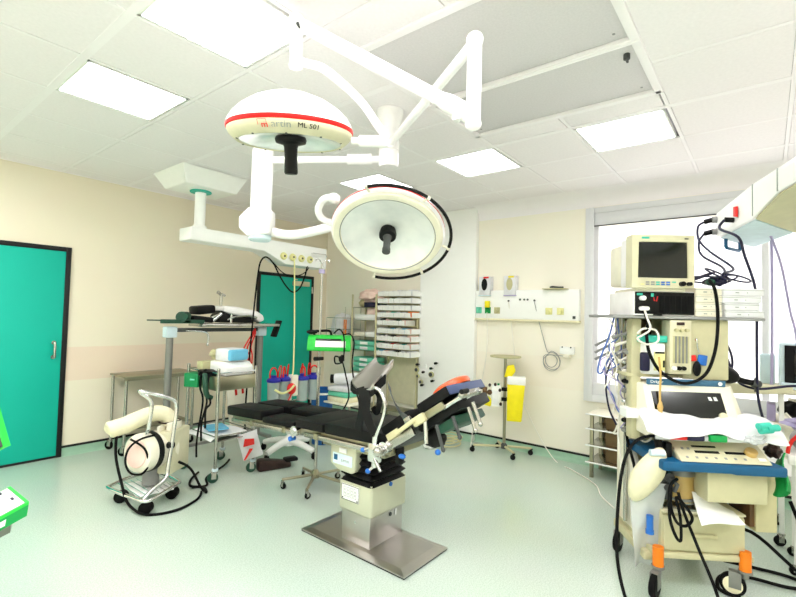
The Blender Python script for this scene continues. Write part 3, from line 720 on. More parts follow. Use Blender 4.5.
b = MB(); b.box((x0+.01,y0+.01,.345),(x1-.01,y1-.01,.355),.003); b.tube([(x0+.015,y0+.015,.39),(x1-.015,y0+.015,.39),(x1-.015,y1-.015,.39),(x0+.015,y1-.015,.39)], .006, 8, closed=True); part('lower_shelf', b, 'steel', r)
# load of the cart
r = thing('printer', 'white sloped printer standing on the top tray of the steel cart', 'printer', (2.42,3.93,.91))
b = MB(); b.prism([(2.28,3.79,.912),(2.28,4.07,.912),(2.28,4.07,1.03),(2.28,3.85,1.03),(2.28,3.79,.985)], (.28,0,0), .01); part('case', b, 'white_paint', r)
b = MB(); b.box((2.3,3.9,1.031),(2.54,4.05,1.036),.001); part('tray', b, 'cream_light', r)
b = MB(); b.box((2.30,3.82,1.037),(2.50,4.02,1.15),.02,rot=rotm('Z',8)); bx_ = single('mask_pack', b, 'white_cloth', 'white plastic pack with light blue masks lying on the printer', 'mask pack')
b = MB(); b.box((2.31,3.79,1.045),(2.515,3.84,1.145),.016,rot=rotm('Z',8)); o = part('mask', b, 'blue_mask', bx_, 'light blue folded masks')
b = MB(); b.blob((2.33,4.07,1.09),(.05,.05,.045),sub=3,noise=.3); single('cloth_scrap', b, 'olive', 'small crumpled olive cloth behind the blue masks', 'cloth')
b = MB(); b.box((2.22,4.09,.912),(2.5,4.2,1.02),.008); single('metal_box', b, 'olive', 'olive metal box behind the printer on the steel cart', 'box')
r = thing('green_box', 'small dark green box hooked on the left end of the steel cart', 'box', (2.21,4.11,.80))
b = MB(); b.box((2.09,4.03,.80),(2.23,4.17,.925),.008,rot=rotm('Z',30)); part('case', b, 'green_box', r)
b = MB(); b.obox((2.105,4.05,.87),(.04,.012,.015),rotm('Z',-48),.002); part('handle', b, 'green_pack', r)
b = MB(); b.blob((2.20,3.98,.93),(.07,.10,.035),sub=3,noise=.4); b2 = MB(); single('hose_bundle', b, 'black', 'tangle of black tubes spilling over the left edge of the steel cart', 'tubes')
for k, (dx, dy, zz) in enumerate(((0,0,.5),(.0,-.06,.62),(-.01,.05,.35))):
    b = MB(); b.tube([(2.2+dx,3.96+dy,.93),(2.16+dx,3.93+dy,.90),(2.15+dx,3.92+dy,.8),(2.17+dx,3.9+dy,.68),(2.14+dx,3.92+dy,zz),(2.12+dx,3.88+dy,zz-.15)], .009, 8, smooth=5)
    single('power_cable', b, 'rubber', ('black cable hanging lowest but one off the left edge of the steel cart','short black cable hanging nearest the viewer off the steel cart','longest black cable hanging off the steel cart, at the back')[k], 'cable')
b = MB(); b.tube([(2.14,3.9,.93),(2.13,3.87,.88),(2.14,3.86,.76),(2.19,3.86,.72)], .022, 10, smooth=5); single('hose', b, 'green_dark', 'dark green corrugated hose end hanging from the steel cart', 'hose')
b = MB(); b.grid(lambda u,v: (2.15+.36*u, 3.78+.46*v, .385+.012*math.sin(7*u+3*v)-.03*max(0,.2-u)/.2), 16, 16, .004); single('paper_sheet', b, 'paper', 'crumpled white sheets on the lower shelf of the steel cart', 'paper')
b = MB(); b.box((2.24,3.90,.405),(2.42,4.12,.42),.004,rot=rotm('Z',-15)); single('drape_pack', b, 'blue_mask', 'light blue folded drape on the white sheets of the steel cart', 'drape')
r = thing('glove_bag', 'white bag with a red print hanging under the right end of the steel cart', 'bag', (2.60,3.70,.17))
T = basis((2.52,3.72,.25), (.68,-.66,.3), (.71,.70,0), (-.2,.2,.95))
b = MB(T); b.grid(lambda u,v: (-.09+.18*u, -.02-.03*math.sin(PI*u)*math.sin(PI*v), -.10+.24*v), 10, 10, .05); part('bag', b, 'white_cloth', r)
for k, (z, w_) in enumerate(((-.03,.07),(.06,.06))):
    b = MB(T); b.prism([(-.05,-.052,z-.03),(.05,-.052,z-.035),(.06,-.052,z+.015),(-.02,-.052,z+.035)] if k else [(-.08,-.04,z-.06),(-.06,-.045,z-.06),(.03,-.055,z+.02),(.0,-.055,z+.03)], (0,-.012,0)); part('print', b, 'red', r, 'red print')
T = basis((2.80,3.68,.0), (.95,-.3,0), (.3,.95,0), (0,0,1))
r = thing('foot_pedal', 'dark brown foot pedal lying on the floor right of the steel cart', 'foot pedal', (2.80,3.68,0))
b = MB(T); b.prism([(-.2,-.055,0),(.12,-.055,0),(.12,-.055,.05),(.02,-.055,.075),(-.16,-.055,.11),(-.2,-.055,.1)], (0,.11,0), .02); part('body', b, 'dark_brown', r)
b = MB(T); b.box((.06,-.05,.05),(.19,.05,.085),.025); part('pedal', b, 'black', r)
# ================================================================== ACCESSORY RACK WITH THE GREY POSTS
r = thing('accessory_rack', 'tall frame of two grey posts and a crossbar that carries table attachments', 'rack', (2.72,4.7,0))
for x in (2.19, 3.255):
    b = MB(); b.cyl((x,4.7,.07),(x,4.7,1.24),.034,n=20); part('post', b, 'grey_metal', r)
    b = MB(); b.box((x-.055,4.65,1.215),(x+.055,4.75,1.325),.012); part('clamp_block', b, 'blue_light', r)
    b = MB(); b.box((x-.03,4.45,.055),(x+.03,4.95,.09),.008); part('foot', b, 'grey_metal', r)
    for y in (4.47, 4.93): caster(r, x, y, .025, .02, .3, .058)
b = MB(); b.box((2.24,4.675,1.27),(3.2,4.725,1.31),.004); part('crossbar', b, 'grey_dark', r)
b = MB(); b.box((2.19,4.685,.07),(3.255,4.715,.1),.004); part('lower_beam', b, 'grey_metal', r)
b = MB(); b.tube([(2.33,4.66,1.285),(2.42,4.64,1.28),(2.5,4.64,1.275),(2.56,4.64,1.25),(2.57,4.64,1.18),(2.565,4.64,1.15)], .010, 10, smooth=5); b.blob((2.565,4.64,1.14),(.015,.015,.02),sub=2); part('crank', b, 'chrome', r)
r = thing('arm_board', 'flat steel arm board with a black end plate lying along the grey rack', 'arm board', (2.95,4.7,1.325))
b = MB(); b.box((2.45,4.55,1.327),(3.42,4.85,1.36),.008); part('board', b, 'steel', r)
b = MB(); b.prism([(3.40,4.62,1.205),(3.435,4.62,1.195),(3.51,4.62,1.395),(3.475,4.62,1.40)], (0,.09,0), .006); part('end_plate', b, 'black', r)
b = MB(); b.tube([(1.93,4.62,1.392),(2.1,4.62,1.39)], .006, 8); b.box((2.06,4.60,1.36),(2.5,4.64,1.40),.006); single('side_rail', b, 'green_dark', 'long thin rail with a dark green sleeve sticking out left of the grey rack', 'rail')
r = thing('rail_clamp', 'round dark green rail clamp at the left end of the arm board', 'clamp', (2.3,4.68,1.36))
b = MB(); b.cyl((2.25,4.6,1.425),(2.36,4.72,1.425),.055,n=22); b.cyl((2.30,4.56,1.425),(2.26,4.54,1.43),.03,n=18); part('body', b, 'green_dark', r)
b = MB(); b.box((2.26,4.6,1.36),(2.36,4.72,1.40),.01); part('base', b, 'steel', r)
for (x, z, w_, h_, t_, l_) in ((2.52,1.52,.21,.09,-6,'higher black foam pad on the grey rack, left of the white arm support'),(2.50,1.42,.24,.06,6,'lower black foam pad lying on the steel arm board')):
    b = MB(); b.obox((x,4.7,z-.015),(w_,.2,h_),rotm('Y',t_),.025); single('foam_pad', b, 'black_pad', l_, 'pad', 'black pads on the grey rack')
b = MB(); b.obox((2.6,4.66,1.41),(.26,.04,.03),rotm('Y',-25),.008); b.cyl((2.6,4.62,1.39),(2.68,4.58,1.47),.02,n=12); single('joint_arm', b, 'chrome', 'chrome jointed arm lying between the black pads on the grey rack', 'joint arm')
r = thing('arm_support', 'white rounded padded arm support lying on top of the grey rack', 'arm support', (2.95,4.7,1.36))
b = MB(); b.prism([(2.70,4.60,1.50),(2.72,4.60,1.555),(2.90,4.60,1.545),(3.14,4.60,1.505),(3.22,4.60,1.46),(3.24,4.60,1.40),(3.18,4.60,1.37),(3.08,4.60,1.44),(2.8,4.60,1.46)], (0,.22,0), .02); part('pad', b, 'lamp_white', r)
b = MB(); b.prism([(2.68,4.62,1.37),(2.66,4.62,1.44),(2.72,4.62,1.51),(2.84,4.62,1.455),(3.08,4.62,1.435),(3.1,4.62,1.365)], (0,.18,0), .015); part('base', b, 'black', r)
b = MB(); b.tube([(2.76,4.6,1.40),(2.82,4.585,1.43),(3.0,4.585,1.45),(3.12,4.585,1.43)], .011, 8, smooth=4); b.cyl((2.8,4.6,1.37),(2.8,4.59,1.47),.014,n=10); part('strut', b, 'chrome', r)
b = MB(); b.cyl((2.71,4.66,1.55),(2.71,4.66,1.68),.014,n=12); b.obox((2.71,4.66,1.68),(.10,.03,.025),rotm('Y',20),.006); b.cyl((2.66,4.64,1.70),(2.70,4.66,1.68),.018,n=12); part('clamp', b, 'steel', r)
for k, dx in enumerate((0,.035,.07)):
    b = MB(); b.tube([(3.14,4.64,1.30),(3.13-dx*.6,4.62,1.24),(3.08-dx*1.4,4.62,1.10-.02*k),(3.10-dx,4.62,1.0),(3.1-dx*.5,4.62,.9)], .0085, 8, smooth=5)
    single('red_tube', b, 'red', ('red tube hanging from the rack crossbar, rightmost of three','red tube hanging from the rack crossbar, middle of three','red tube hanging from the rack crossbar, leftmost of three')[k], 'tube', 'red tubes on the grey rack')
r = thing('sign_board', 'white board with red marks leaning behind the cart by the far green door', 'board', (3.2,5.0,0))
T = Matrix.Translation((3.25,4.98,0)) @ Matrix.Rotation(math.radians(-8),4,'Y')
b = MB(T); b.box((-.16,-.01,0),(.12,.01,.72),.004); part('board', b, 'cream_light', r)
for k in range(2):
    b = MB(T); b.box((-.06+.09*k,-.014,.50),(-.03+.09*k,-.0105,.68),.001); part('mark', b, 'red', r, 'red mark')
# ================================================================== WHEELED SUCTION PUMP
r = thing('suction_pump', 'cream drum-shaped suction pump on a chrome tube trolley in front of the steel table', 'suction pump', (1.66,3.76,0))
for (x, y) in ((1.5,3.9),(1.535,3.545),(1.795,3.69),(1.78,4.02)):
    b = MB(); b.cyl((x-.02,y-.02,.045),(x+.02,y+.02,.045),.045,n=22); part('wheel', b, 'rubber', r)
    b = MB(); b.cyl((x,y,.05),(x,y,.12),.012,n=10); part('caster_stem', b, 'chrome', r)
lp = [(1.42,3.92,.12),(1.46,3.98,.12),(1.62,4.06,.12),(1.80,4.05,.12),(1.84,3.95,.12),(1.84,3.70,.12),(1.80,3.64,.12),(1.55,3.48,.12),(1.49,3.49,.12),(1.47,3.56,.12)]
b = MB(); b.tube(lp, .014, 12, closed=True, smooth=5); part('base_frame', b, 'chrome', r)
b = MB(); b.tube([(1.50,3.52,.12),(1.56,3.53,.16),(1.67,3.55,.22),(1.695,3.57,.30),(1.74,3.59,.60),(1.755,3.6,.74),(1.72,3.6,.80),(1.60,3.6,.85),(1.50,3.62,.885),(1.51,3.66,.87),(1.58,3.64,.79),(1.57,3.64,.62),(1.57,3.68,.52)], .015, 12, smooth=6); part('handle', b, 'chrome', r)
b = MB()
b.box((1.52,3.6,.105),(1.78,3.95,.112),.003,rot=rotm('Z',-8)); tr_ = part('tray', b, 'white_paint', r)
b = MB()
for k in range(7): b.cyl((1.50+.045*k,3.58,.125),(1.50+.045*k,3.97,.125),.003,n=6)
part('wire_mesh', b, 'chrome', r)
ax = Vector((-.93,-.30,.05)); C0 = Vector((1.64,3.74,.40)); Mx2 = axis(C0, ax)
b = MB(); b.lathe([(0,-.16),(.12,-.16),(.14,-.14),(.145,-.05),(.145,.10),(.138,.125),(.11,.135),(.1,.13),(0,.13)], Mx2, 40); part('drum', b, 'cream_light', r)
b = MB(); b.lathe([(0,.134),(.105,.134),(.1,.142),(.03,.145),(0,.145)], Mx2, 32); part('drum_cover', b, 'pink_pale', r, 'pinkish end cover')
b = MB(); b.lathe([(.146,.01),(.151,.01),(.151,.055),(.146,.055)], Mx2, 40, cap=False); part('strap', b, 'black', r)
b = MB(); b.cyl(C0+Vector((.07,-.13,.05)), C0+Vector((.085,-.165,.055)), .026, n=16); part('knob', b, 'black', r)
T = basis((1.80,3.74,.385),(.55,-.83,0),(.83,.55,0),(0,0,1))
b = MB(T); b.box((-.04,-.13,-.17),(.075,.13,.16),.014); part('motor_box', b, 'cream', r)
b = MB(T); b.box((.0,-.1,.15),(.05,.05,.22),.012); b.box((-.05,-.14,.05),(-.03,.12,.2),.01); part('switch_box', b, 'cream_light', r)
b = MB(); b.tube([(1.66,3.78,.26),(1.66,3.78,.13)], .06, 14); part('pedestal', b, 'grey', r)
r = thing('arm_rest', 'bent cream padded arm rest lying across the cream suction pump', 'arm rest', (1.6,3.8,.55))
b = MB(); b.tube([(1.37,3.86,.575),(1.375,3.86,.577),(1.40,3.855,.585),(1.47,3.84,.60),(1.55,3.83,.63),(1.63,3.81,.66),(1.70,3.79,.67),(1.76,3.77,.645),(1.78,3.76,.60),(1.78,3.76,.57)], lambda t: (.066*math.sqrt(max(.02,min(1,1-(1-min(1,t/.2))**2))))*(1-.12*t), 16, smooth=5); part('padding', b, 'ivory_cloth', r)
b = MB(); b.tube([(1.715,3.70,.60),(1.845,3.72,.60),(1.845,3.83,.60),(1.715,3.81,.60)], .007, 8, closed=True, smooth=4); part('strap', b, 'dark_brown', r)
for k, pts in enumerate(([(1.46,3.86,.52),(1.43,3.84,.57),(1.41,3.80,.4),(1.43,3.72,.2),(1.46,3.66,.06),(1.52,3.5,.012),(1.7,3.42,.012),(1.9,3.5,.012),(2.0,3.62,.012)],
                         [(1.80,3.62,.3),(1.9,3.62,.22),(1.98,3.60,.06),(2.02,3.58,.012),(2.06,3.7,.012),(2.0,3.8,.012),(2.08,3.95,.012),(2.2,4.05,.02)],
                         [(1.60,3.60,.55),(1.50,3.62,.53),(1.45,3.68,.46),(1.44,3.70,.36),(1.47,3.68,.28),(1.53,3.63,.27),(1.56,3.60,.34),(1.53,3.6,.46),(1.46,3.68,.53)],
                         [(1.99,3.76,.012),(2.1,3.72,.012),(2.2,3.9,.012),(2.45,4.05,.02),(2.6,4.2,.012)])):
    b = MB(); b.tube(pts, .010 if k != 2 else .008, 8, smooth=6)
    single('power_cable', b, 'rubber', ('black hose from the pump cover down and along the floor in front','black cable curling on the floor right of the suction pump','black cable wrapped over the face of the pump drum','black cable on the floor running under the steel cart')[k], 'cable')
# ================================================================== OPERATING TABLE
r = thing('operating_table', 'black-padded operating table on a steel column and square floor plate, back section raised', 'operating table', (2.35,2.05,0))
b = MB(); b.box((2.12,1.605,0),(2.57,2.50,.012),.003); part('plate_edge', b, 'black', r)
b = MB(); bmq = bmesh.new()
lo_ = [(2.118,1.603),(2.572,1.603),(2.572,2.502),(2.118,2.502)]; hi_ = [(2.165,1.665),(2.525,1.665),(2.525,2.44),(2.165,2.44)]
va = [bmq.verts.new((x,y,.010)) for x,y in lo_]; vb = [bmq.verts.new((x,y,.016)) for x,y in lo_]; vc = [bmq.verts.new((x,y,.026)) for x,y in hi_]
bmq.faces.new(va)
for A_, B_ in ((va,vb),(vb,vc)):
    for i in range(4): bmq.faces.new((A_[i],A_[(i+1)%4],B_[(i+1)%4],B_[i]))
bmq.faces.new(vc); bmesh.ops.recalc_face_normals(bmq, faces=bmq.faces[:]); b._merge(bmq)
part('floor_plate', b, 'steel_plate', r, angle=8)
b = MB(); b.box((2.20,1.945,.02),(2.53,2.195,.30),.006); lowc = part('column', b, 'steel_plate', r)
b = MB()
b.cyl((2.199,2.07,.16),(2.196,2.07,.16),.008,n=12); part('bolt', b, 'chrome', lowc)
b = MB(); b.cyl((2.40,1.944,.185),(2.40,1.940,.185),.013,n=14); part('bolt', b, 'grey_dark', lowc)
b = MB(); b.box((2.445,1.940,.165),(2.46,1.944,.205),.001); part('bolt_plate', b, 'paper', lowc)
b = MB(); b.box((2.185,1.925,.215),(2.545,2.215,.42),.02,seg=3); sh = part('column_shroud', b, 'shroud_metal', r)
b = MB(); b.box((2.180,2.03,.29),(2.1855,2.185,.39),.001); kp = part('keypad', b, 'paper', sh, 'white keypad panel with dark outline')
b = MB(); b.tube([(2.1795,2.032,.292),(2.1795,2.183,.292),(2.1795,2.183,.388),(2.1795,2.032,.388)], .0018, 5, closed=True); part('keypad_border', b, 'black', sh)
for i in range(4):
    for j in range(3):
        y = 2.062+.03*i; z = .322+.022*j; b = MB(); b.tube([(2.1795,y-.010,z-.008),(2.1795,y+.010,z-.008),(2.1795,y+.010,z+.008),(2.1795,y-.010,z+.008)], .0011, 4, closed=True); part('key', b, 'grey_dark', sh)
for y in (2.042, 2.172):
    b = MB(); b.box((2.179,y-.005,.297),(2.181,y+.005,.305)); part('key', b, 'black', sh)
b = MB(); b.cyl((2.37,1.926,.395),(2.37,1.918,.395),.014,n=14); part('lock', b, 'blue_knob', sh)
# bellows
b = MB(); n = 6; z0, z1 = .41, .675; prof = []
pr = []
for k in range(n):
    z = z0+(z1-z0)*k/n; pr += [(.012, z), (-.012, z+(z1-z0)/n*.5)]
pr.append((.0, z1))
rings = []
bq = bmesh.new()
for (o_, z) in pr:
    cs = []
    xa_, xb_, ya_, yb_ = 2.195-o_, 2.535+o_, 1.935-o_, 2.205+o_; rr = .03
    for cx_, cy_, a0 in ((xb_-rr,yb_-rr,0),(xa_+rr,yb_-rr,90),(xa_+rr,ya_+rr,180),(xb_-rr,ya_+rr,270)):
        for q in range(4):
            a = math.radians(a0+30*q); cs.append(bq.verts.new((cx_+rr*math.cos(a), cy_+rr*math.sin(a), z)))
    rings.append(cs)
for A_, B_ in zip(rings, rings[1:]):
    for i in range(16): bq.faces.new((A_[i],A_[(i+1)%16],B_[(i+1)%16],B_[i]))
bq.faces.new(rings[0][::-1]); bq.faces.new(rings[-1]); b._merge(bq); part('bellows', b, 'black', r, angle=25)
# head block with the label plate
b = MB(); b.prism([(2.145,2.03,.665),(2.145,2.04,.50),(2.145,2.07,.475),(2.145,2.19,.48),(2.145,2.265,.515),(2.145,2.265,.665)], (.2,0,0), .012); hb = part('head_block', b, 'shroud_metal', r)
b = MB(); b.box((2.140,2.06,.52),(2.146,2.235,.59),.003); lb = part('label_plate', b, 'blue_light', hb)
b = MB(); b.box((2.138,2.19,.545),(2.141,2.222,.58)); part('logo', b, 'blue', hb)
b = MB(); b.box((2.137,2.11,.60),(2.146,2.175,.63),.002); part('tag', b, 'paper', hb)
T = basis((2.139,2.12,.55),(0,-1,0),(0,0,1),(-1,0,0)); text_mesh('JUPITER', .021, 'grey_text', T, hb, 'lettering', .0006, label='small grey lettering')
# side rails and table frame (near side x=2.1, far side x=2.58)
def seg_box(mb, x0, x1, pa, pb, t0, t1, bev=.006):
    """slab from (y,z) pa to pb, between offsets t0..t1 along its normal"""
    d = Vector((0, pb[0]-pa[0], pb[1]-pa[1])); nn = Vector((0, d.z, -d.y)).normalized()
    if nn.z < 0: nn = -nn
    A_ = Vector((x0, pa[0], pa[1])); B_ = Vector((x0, pb[0], pb[1]))
    mb.prism([A_+nn*t0, B_+nn*t0, B_+nn*t1, A_+nn*t1], (x1-x0, 0, 0), bev)
nx, fx = 2.10, 2.58
Jp = (1.745,.745); back_d = Vector((-.825,.565))
b = MB(); seg_box(b, nx+.03, fx-.03, (1.74,.715), (2.60,.69), -.05, 0); seg_box(b, nx+.05, fx-.05, (1.80,.68), (2.35,.665), -.05, 0); part('frame', b, 'steel_warm', r)
for x in (nx-.004, fx-.012):
    b = MB(); seg_box(b, x, x+.016, (1.76,.70), (2.48,.68), -.032, .0, .003); part('side_rail', b, 'steel', r)
    b = MB(); seg_box(b, x, x+.016, (2.55,.675), (3.38,.635), -.03, .0, .003); part('side_rail', b, 'steel', r)
for y, z in ((1.86,.672),(2.36,.662),(2.70,.645),(3.1,.628)):
    b = MB(); b.box((nx-.01,y-.02,z-.012),(nx+.045,y+.02,z+.03),.006); part('rail_block', b, 'steel_warm', r)
b = MB(); b.cyl((nx-.01,2.585,.67),(nx+.06,2.585,.67),.035,n=22); b.cyl((nx-.018,2.585,.67),(nx-.01,2.585,.67),.018,n=16); part('leg_hinge', b, 'chrome', r)
b = MB(); b.cyl((nx-.015,2.62,.61),(nx+.03,2.62,.61),.017,n=16); part('release_knob', b, 'blue_knob', r)
b = MB(); b.cyl((nx+.005,2.62,.60),(nx+.005,2.60,.66),.010,n=10); part('release_stem', b, 'chrome', r)
for x0, x1 in ((nx+.02,2.325),(2.355,fx-.02)):
    b = MB(); seg_box(b, x0, x1, (2.60,.69), (3.40,.65), -.022, 0); part('leg_plate', b, 'steel_warm', r)
def pad(name, x0, x1, pa, pb, th, lab=None, m_='black_pad', bev=.014):
    b = MB(); seg_box(b, x0, x1, pa, pb, 0, th, bev); return part(name, b, m_, r, lab)
pad('leg_pad', nx, 2.325, (2.99,.672), (3.455,.648), .075)
pad('leg_pad', nx, 2.30, (2.60,.680), (2.975,.662), .048)
pad('leg_pad', 2.36, fx, (2.99,.672), (3.42,.648), .075)
pad('leg_pad', 2.37, fx, (2.60,.690), (2.975,.672), .062)
pad('seat_pad', nx, fx, (2.30,.702), (2.585,.694), .062)
pad('lumbar_pad', nx, fx, (1.735,.722), (2.285,.702), .075)
# raised back
def bp(s, off=0):  # point along the raised back: s metres from the hinge, off along the normal
    return (1.76+back_d[0]*s+.565*off, .735+back_d[1]*s+.825*off)
b = MB(); b.cyl((nx-.02,1.755,.72),(nx+.03,1.755,.72),.035,n=22); b.cyl((fx-.03,1.755,.72),(fx+.02,1.755,.72),.035,n=22); part('back_hinge', b, 'chrome', r)
b = MB(); seg_box(b, nx+.01, fx-.05, bp(.01), bp(.245), .03, .10, .012); part('back_pad', b, 'black_pad', r)
b = MB(); seg_box(b, nx+.03, fx-.06, bp(.02), bp(.26), -.05, .03, .006); part('back_plate', b, 'grey_dark', r)
b = MB(); seg_box(b, nx-.006, nx+.014, bp(.0), bp(.24), -.045, .012, .004); sp = part('back_rail', b, 'steel', r)
b = MB(); seg_box(b, nx-.016, nx-.004, bp(.05), bp(.15), .0, .04, .004); part('rail_plate', b, 'cream_dark', r)
b = MB(); seg_box(b, nx+.005, fx-.08, bp(.325,.0), bp(.56,.0), .035, .093, .012); hp_ = part('head_pad', b, 'black_pad', r)
b = MB(); e0 = bp(.497,.02); seg_box(b, nx+.012, fx-.085, bp(.558,.0), bp(.567,.0), .038, .09, .003); part('head_pad_end', b, 'slate_pad', r, 'slate blue end face of the head pad')
b = MB(); seg_box(b, nx-.008, nx+.012, bp(.30,.0), bp(.50,.0), -.01, .03, .004); part('head_rail', b, 'steel_warm', r)
b = MB(); seg_box(b, nx+.03, fx-.1, bp(.26,-.02), bp(.56,-.02), -.03, .03, .006); part('head_plate', b, 'black', r)
b = MB(); seg_box(b, nx+.05, fx-.12, bp(.36,-.08), bp(.5,-.08), -.03, .02, .01); part('counter_pad', b, 'green_dark', r)
for x in (nx+.02, nx+.12):
    b = MB(); p0, p1 = bp(.48,.0), bp(.66,-.0); b.cyl((x,*p0),(x,*p1),.013,n=12); part('guide_rod', b, 'chrome', r)
b = MB(); p0 = bp(.64,.0); b.obox((nx+.07,*p0),(.2,.03,.035),rotm('X',34),.008); cr = part('rod_block', b, 'steel', r)
b = MB(); p1 = bp(.66,.01); b.cyl((nx-.04,*p1),(nx+.02,*p1),.013,n=14); part('rod_knob', b, 'black', r)
for k, (s_, x, l_) in enumerate(((.40,nx+.0,.12),(.50,nx+.03,.10),(.60,nx+.05,.11),(.68,nx-.02,.10))):
    p0 = bp(s_,-.06); b = MB(); b.cyl((x,p0[0],p0[1]),(x,p0[0]-.045,p0[1]-l_),.010,n=10); b.blob((x,p0[0]-.047,p0[1]-l_-.004),(.012,.012,.014),sub=2); part('lever', b, 'grey_dark' if k < 2 else 'steel', r)
b = MB(); p0 = bp(.33,-.15); b.blob((nx-.0,p0[0]-.02,p0[1]-.03),(.014,.017,.016),sub=3); part('lock_knob', b, 'blue_knob', r)
b = MB(); p0 = bp(.06,-.11); b.blob((nx-.01,p0[0]-.03,p0[1]+.02),(.016,.024,.014),sub=3); part('lock_knob', b, 'blue_knob', r)
b = MB(); b.obox((nx-.03,1.585,.875),(.02,.16,.024),rotm('X',-38),.005); part('lever_handle', b, 'cream_dark', r)
b = MB(); b.obox((nx-.015,1.50,.925),(.03,.09,.05),rotm('X',-34),.008); part('head_joint', b, 'cream_dark', r)
b = MB(); b.cyl((nx+.0,1.47,.92),(nx+.0,1.46,.80),.012,n=12); part('hanging_rod', b, 'chrome', r)
b = MB(); b.box((nx+.08,1.70,.60),(nx+.13,1.75,.72),.02); part('rubber_stop', b, 'black', r)
b = MB(); b.blob((nx+.14,1.50,.80),(.05,.07,.06),sub=3,noise=.15); part('motor_cover', b, 'black', r)
b = MB(); b.tube([(nx+.2,1.60,.95),(nx+.2,1.56,1.01),(nx+.2,1.50,1.02),(nx+.2,1.46,.99)], .007, 8, smooth=5); part('cord_loop', b, 'red', r, 'red cord loop')
b = MB(); b.obox((nx+.08,1.53,.97),(.06,.05,.03),rotm('X',-34),.008); part('hinge_cover', b, 'white_paint', r)
# rail clamp cluster below the gutter
r2_ = thing('rail_clamp', 'chrome clamp with blue knobs on the side rail where the table back bends', 'clamp', (nx-.03,1.81,.60))
b = MB(); b.box((nx-.05,1.77,.63),(nx-.006,1.85,.74),.01); b.cyl((nx-.03,1.81,.60),(nx-.03,1.81,.78),.016,n=14); part('body', b, 'chrome', r2_)
for k, (dy, dz) in enumerate(((.075,.69),(.03,.575))):
    b = MB(); b.blob((nx-.05,1.81+dy,dz),(.016,.016,.015),sub=3); part('knob', b, 'blue_knob', r2_)
    b = MB(); b.cyl((nx-.05,1.81+dy,dz),(nx-.035,1.81,dz+.03),.008,n=8); part('stem', b, 'chrome', r2_)
b = MB(); b.tube([(nx-.04,1.80,.66),(nx-.06,1.75,.62),(nx-.06,1.73,.60)], .010, 10); b.blob((nx-.045,1.77,.70),(.03,.03,.03),sub=3); part('joint', b, 'steel', r2_)
# gutter leg holder
r3 = thing('leg_holder', 'silver gutter-shaped leg holder on a bent chrome rod above the operating table', 'leg holder', (2.12,1.92,.77))
def gut(th):
    def f(u, v):
        x = 2.10+.22*u; w = .098-.018*u; a = PI*v
        return (x, 1.945+(-.0+.02*u)+w*math.cos(a), 1.085+.125*u - (.062-.008*u)*math.sin(a) + th)
    return f
b = MB(); b.grid(gut(0), 6, 18, .016); b.prism([(2.10,1.846,1.09),(2.32,1.887,1.215),(2.32,1.887,1.165),(2.10,1.846,1.035)], (0,.010,0), .003); b.prism([(2.10,2.034,1.09),(2.32,2.035,1.215),(2.32,2.035,1.165),(2.10,2.034,1.035)], (0,.010,0), .003); part('gutter', b, 'steel_plate', r3)
b = MB(); b.prism([(2.095,1.842,1.07)]+[(2.095,1.945-.098*math.cos(PI*q/8),1.08-.066*math.sin(PI*q/8)) for q in range(9)]+[(2.095,2.048,1.07),(2.095,2.048,1.02),(2.095,2.02,1.0),(2.095,1.87,1.0),(2.095,1.842,1.02)], (.10,0,.055)); part('cradle', b, 'black', r3)
b = MB(); b.tube([(2.10,1.86,1.05),(2.09,1.83,1.06),(2.085,1.79,1.045),(2.08,1.755,1.0),(2.08,1.745,.95),(2.075,1.765,.87),(2.07,1.80,.78),(2.07,1.81,.70)], .0115, 12, smooth=6); part('rod', b, 'chrome', r3)
def strap(pts, w_, lab):
    b = MB(); P_ = spline([Vector(p) for p in pts], 6)
    for side in (0,):
        pass
    q = bmesh.new(); L = []
    for i, p in enumerate(P_):
        t = (P_[min(i+1,len(P_)-1)]-P_[max(i-1,0)]).normalized(); nn = Vector((-.9,-.3,.1)); s_ = t.cross(nn).normalized()
        L.append((q.verts.new(p+s_*w_), q.verts.new(p-s_*w_)))
    for (a1,a2),(b1,b2) in zip(L, L[1:]): q.faces.new((a1,a2,b2,b1))
    bmesh.ops.recalc_face_normals(q, faces=q.faces[:]); bmesh.ops.solidify(q, geom=q.faces[:], thickness=.006); b._merge(q)
    part('strap', b, 'black', r3)
strap([(2.09,1.955,1.05),(2.085,1.93,.98),(2.08,1.93,.90),(2.09,1.955,.83),(2.10,1.975,.785)], .024, '')
strap([(2.10,1.91,1.05),(2.09,1.90,.98),(2.085,1.90,.92),(2.085,1.87,.85),(2.09,1.83,.79)], .026, '')
strap([(2.16,1.90,1.04),(2.15,1.85,1.0),(2.14,1.845,.94),(2.15,1.87,.90),(2.15,1.90,.93)], .018, '')
r4 = thing('restraint_belt', 'dark grey belt slung from the silver leg holder to the table hinge', 'belt', (2.1,1.66,.88))
b = MB(); q = bmesh.new(); L = []
for p in spline([Vector(p) for p in ((2.14,1.77,1.085),(2.13,1.745,1.03),(2.11,1.69,.97),(2.09,1.62,.925),(2.085,1.57,.91))], 6):
    L.append((q.verts.new(p+Vector((0,.016,.026))), q.verts.new(p-Vector((0,.016,.026)))))
for (a1,a2),(b1,b2) in zip(L, L[1:]): q.faces.new((a1,a2,b2,b1))
bmesh.ops.recalc_face_normals(q, faces=q.faces[:]); bmesh.ops.solidify(q, geom=q.faces[:], thickness=.005); b._merge(q); part('webbing', b, 'grey_dark', r4)
b = MB(); b.obox((2.083,1.575,.905),(.02,.05,.05),rotm('X',-30),.006); part('buckle', b, 'steel', r4)
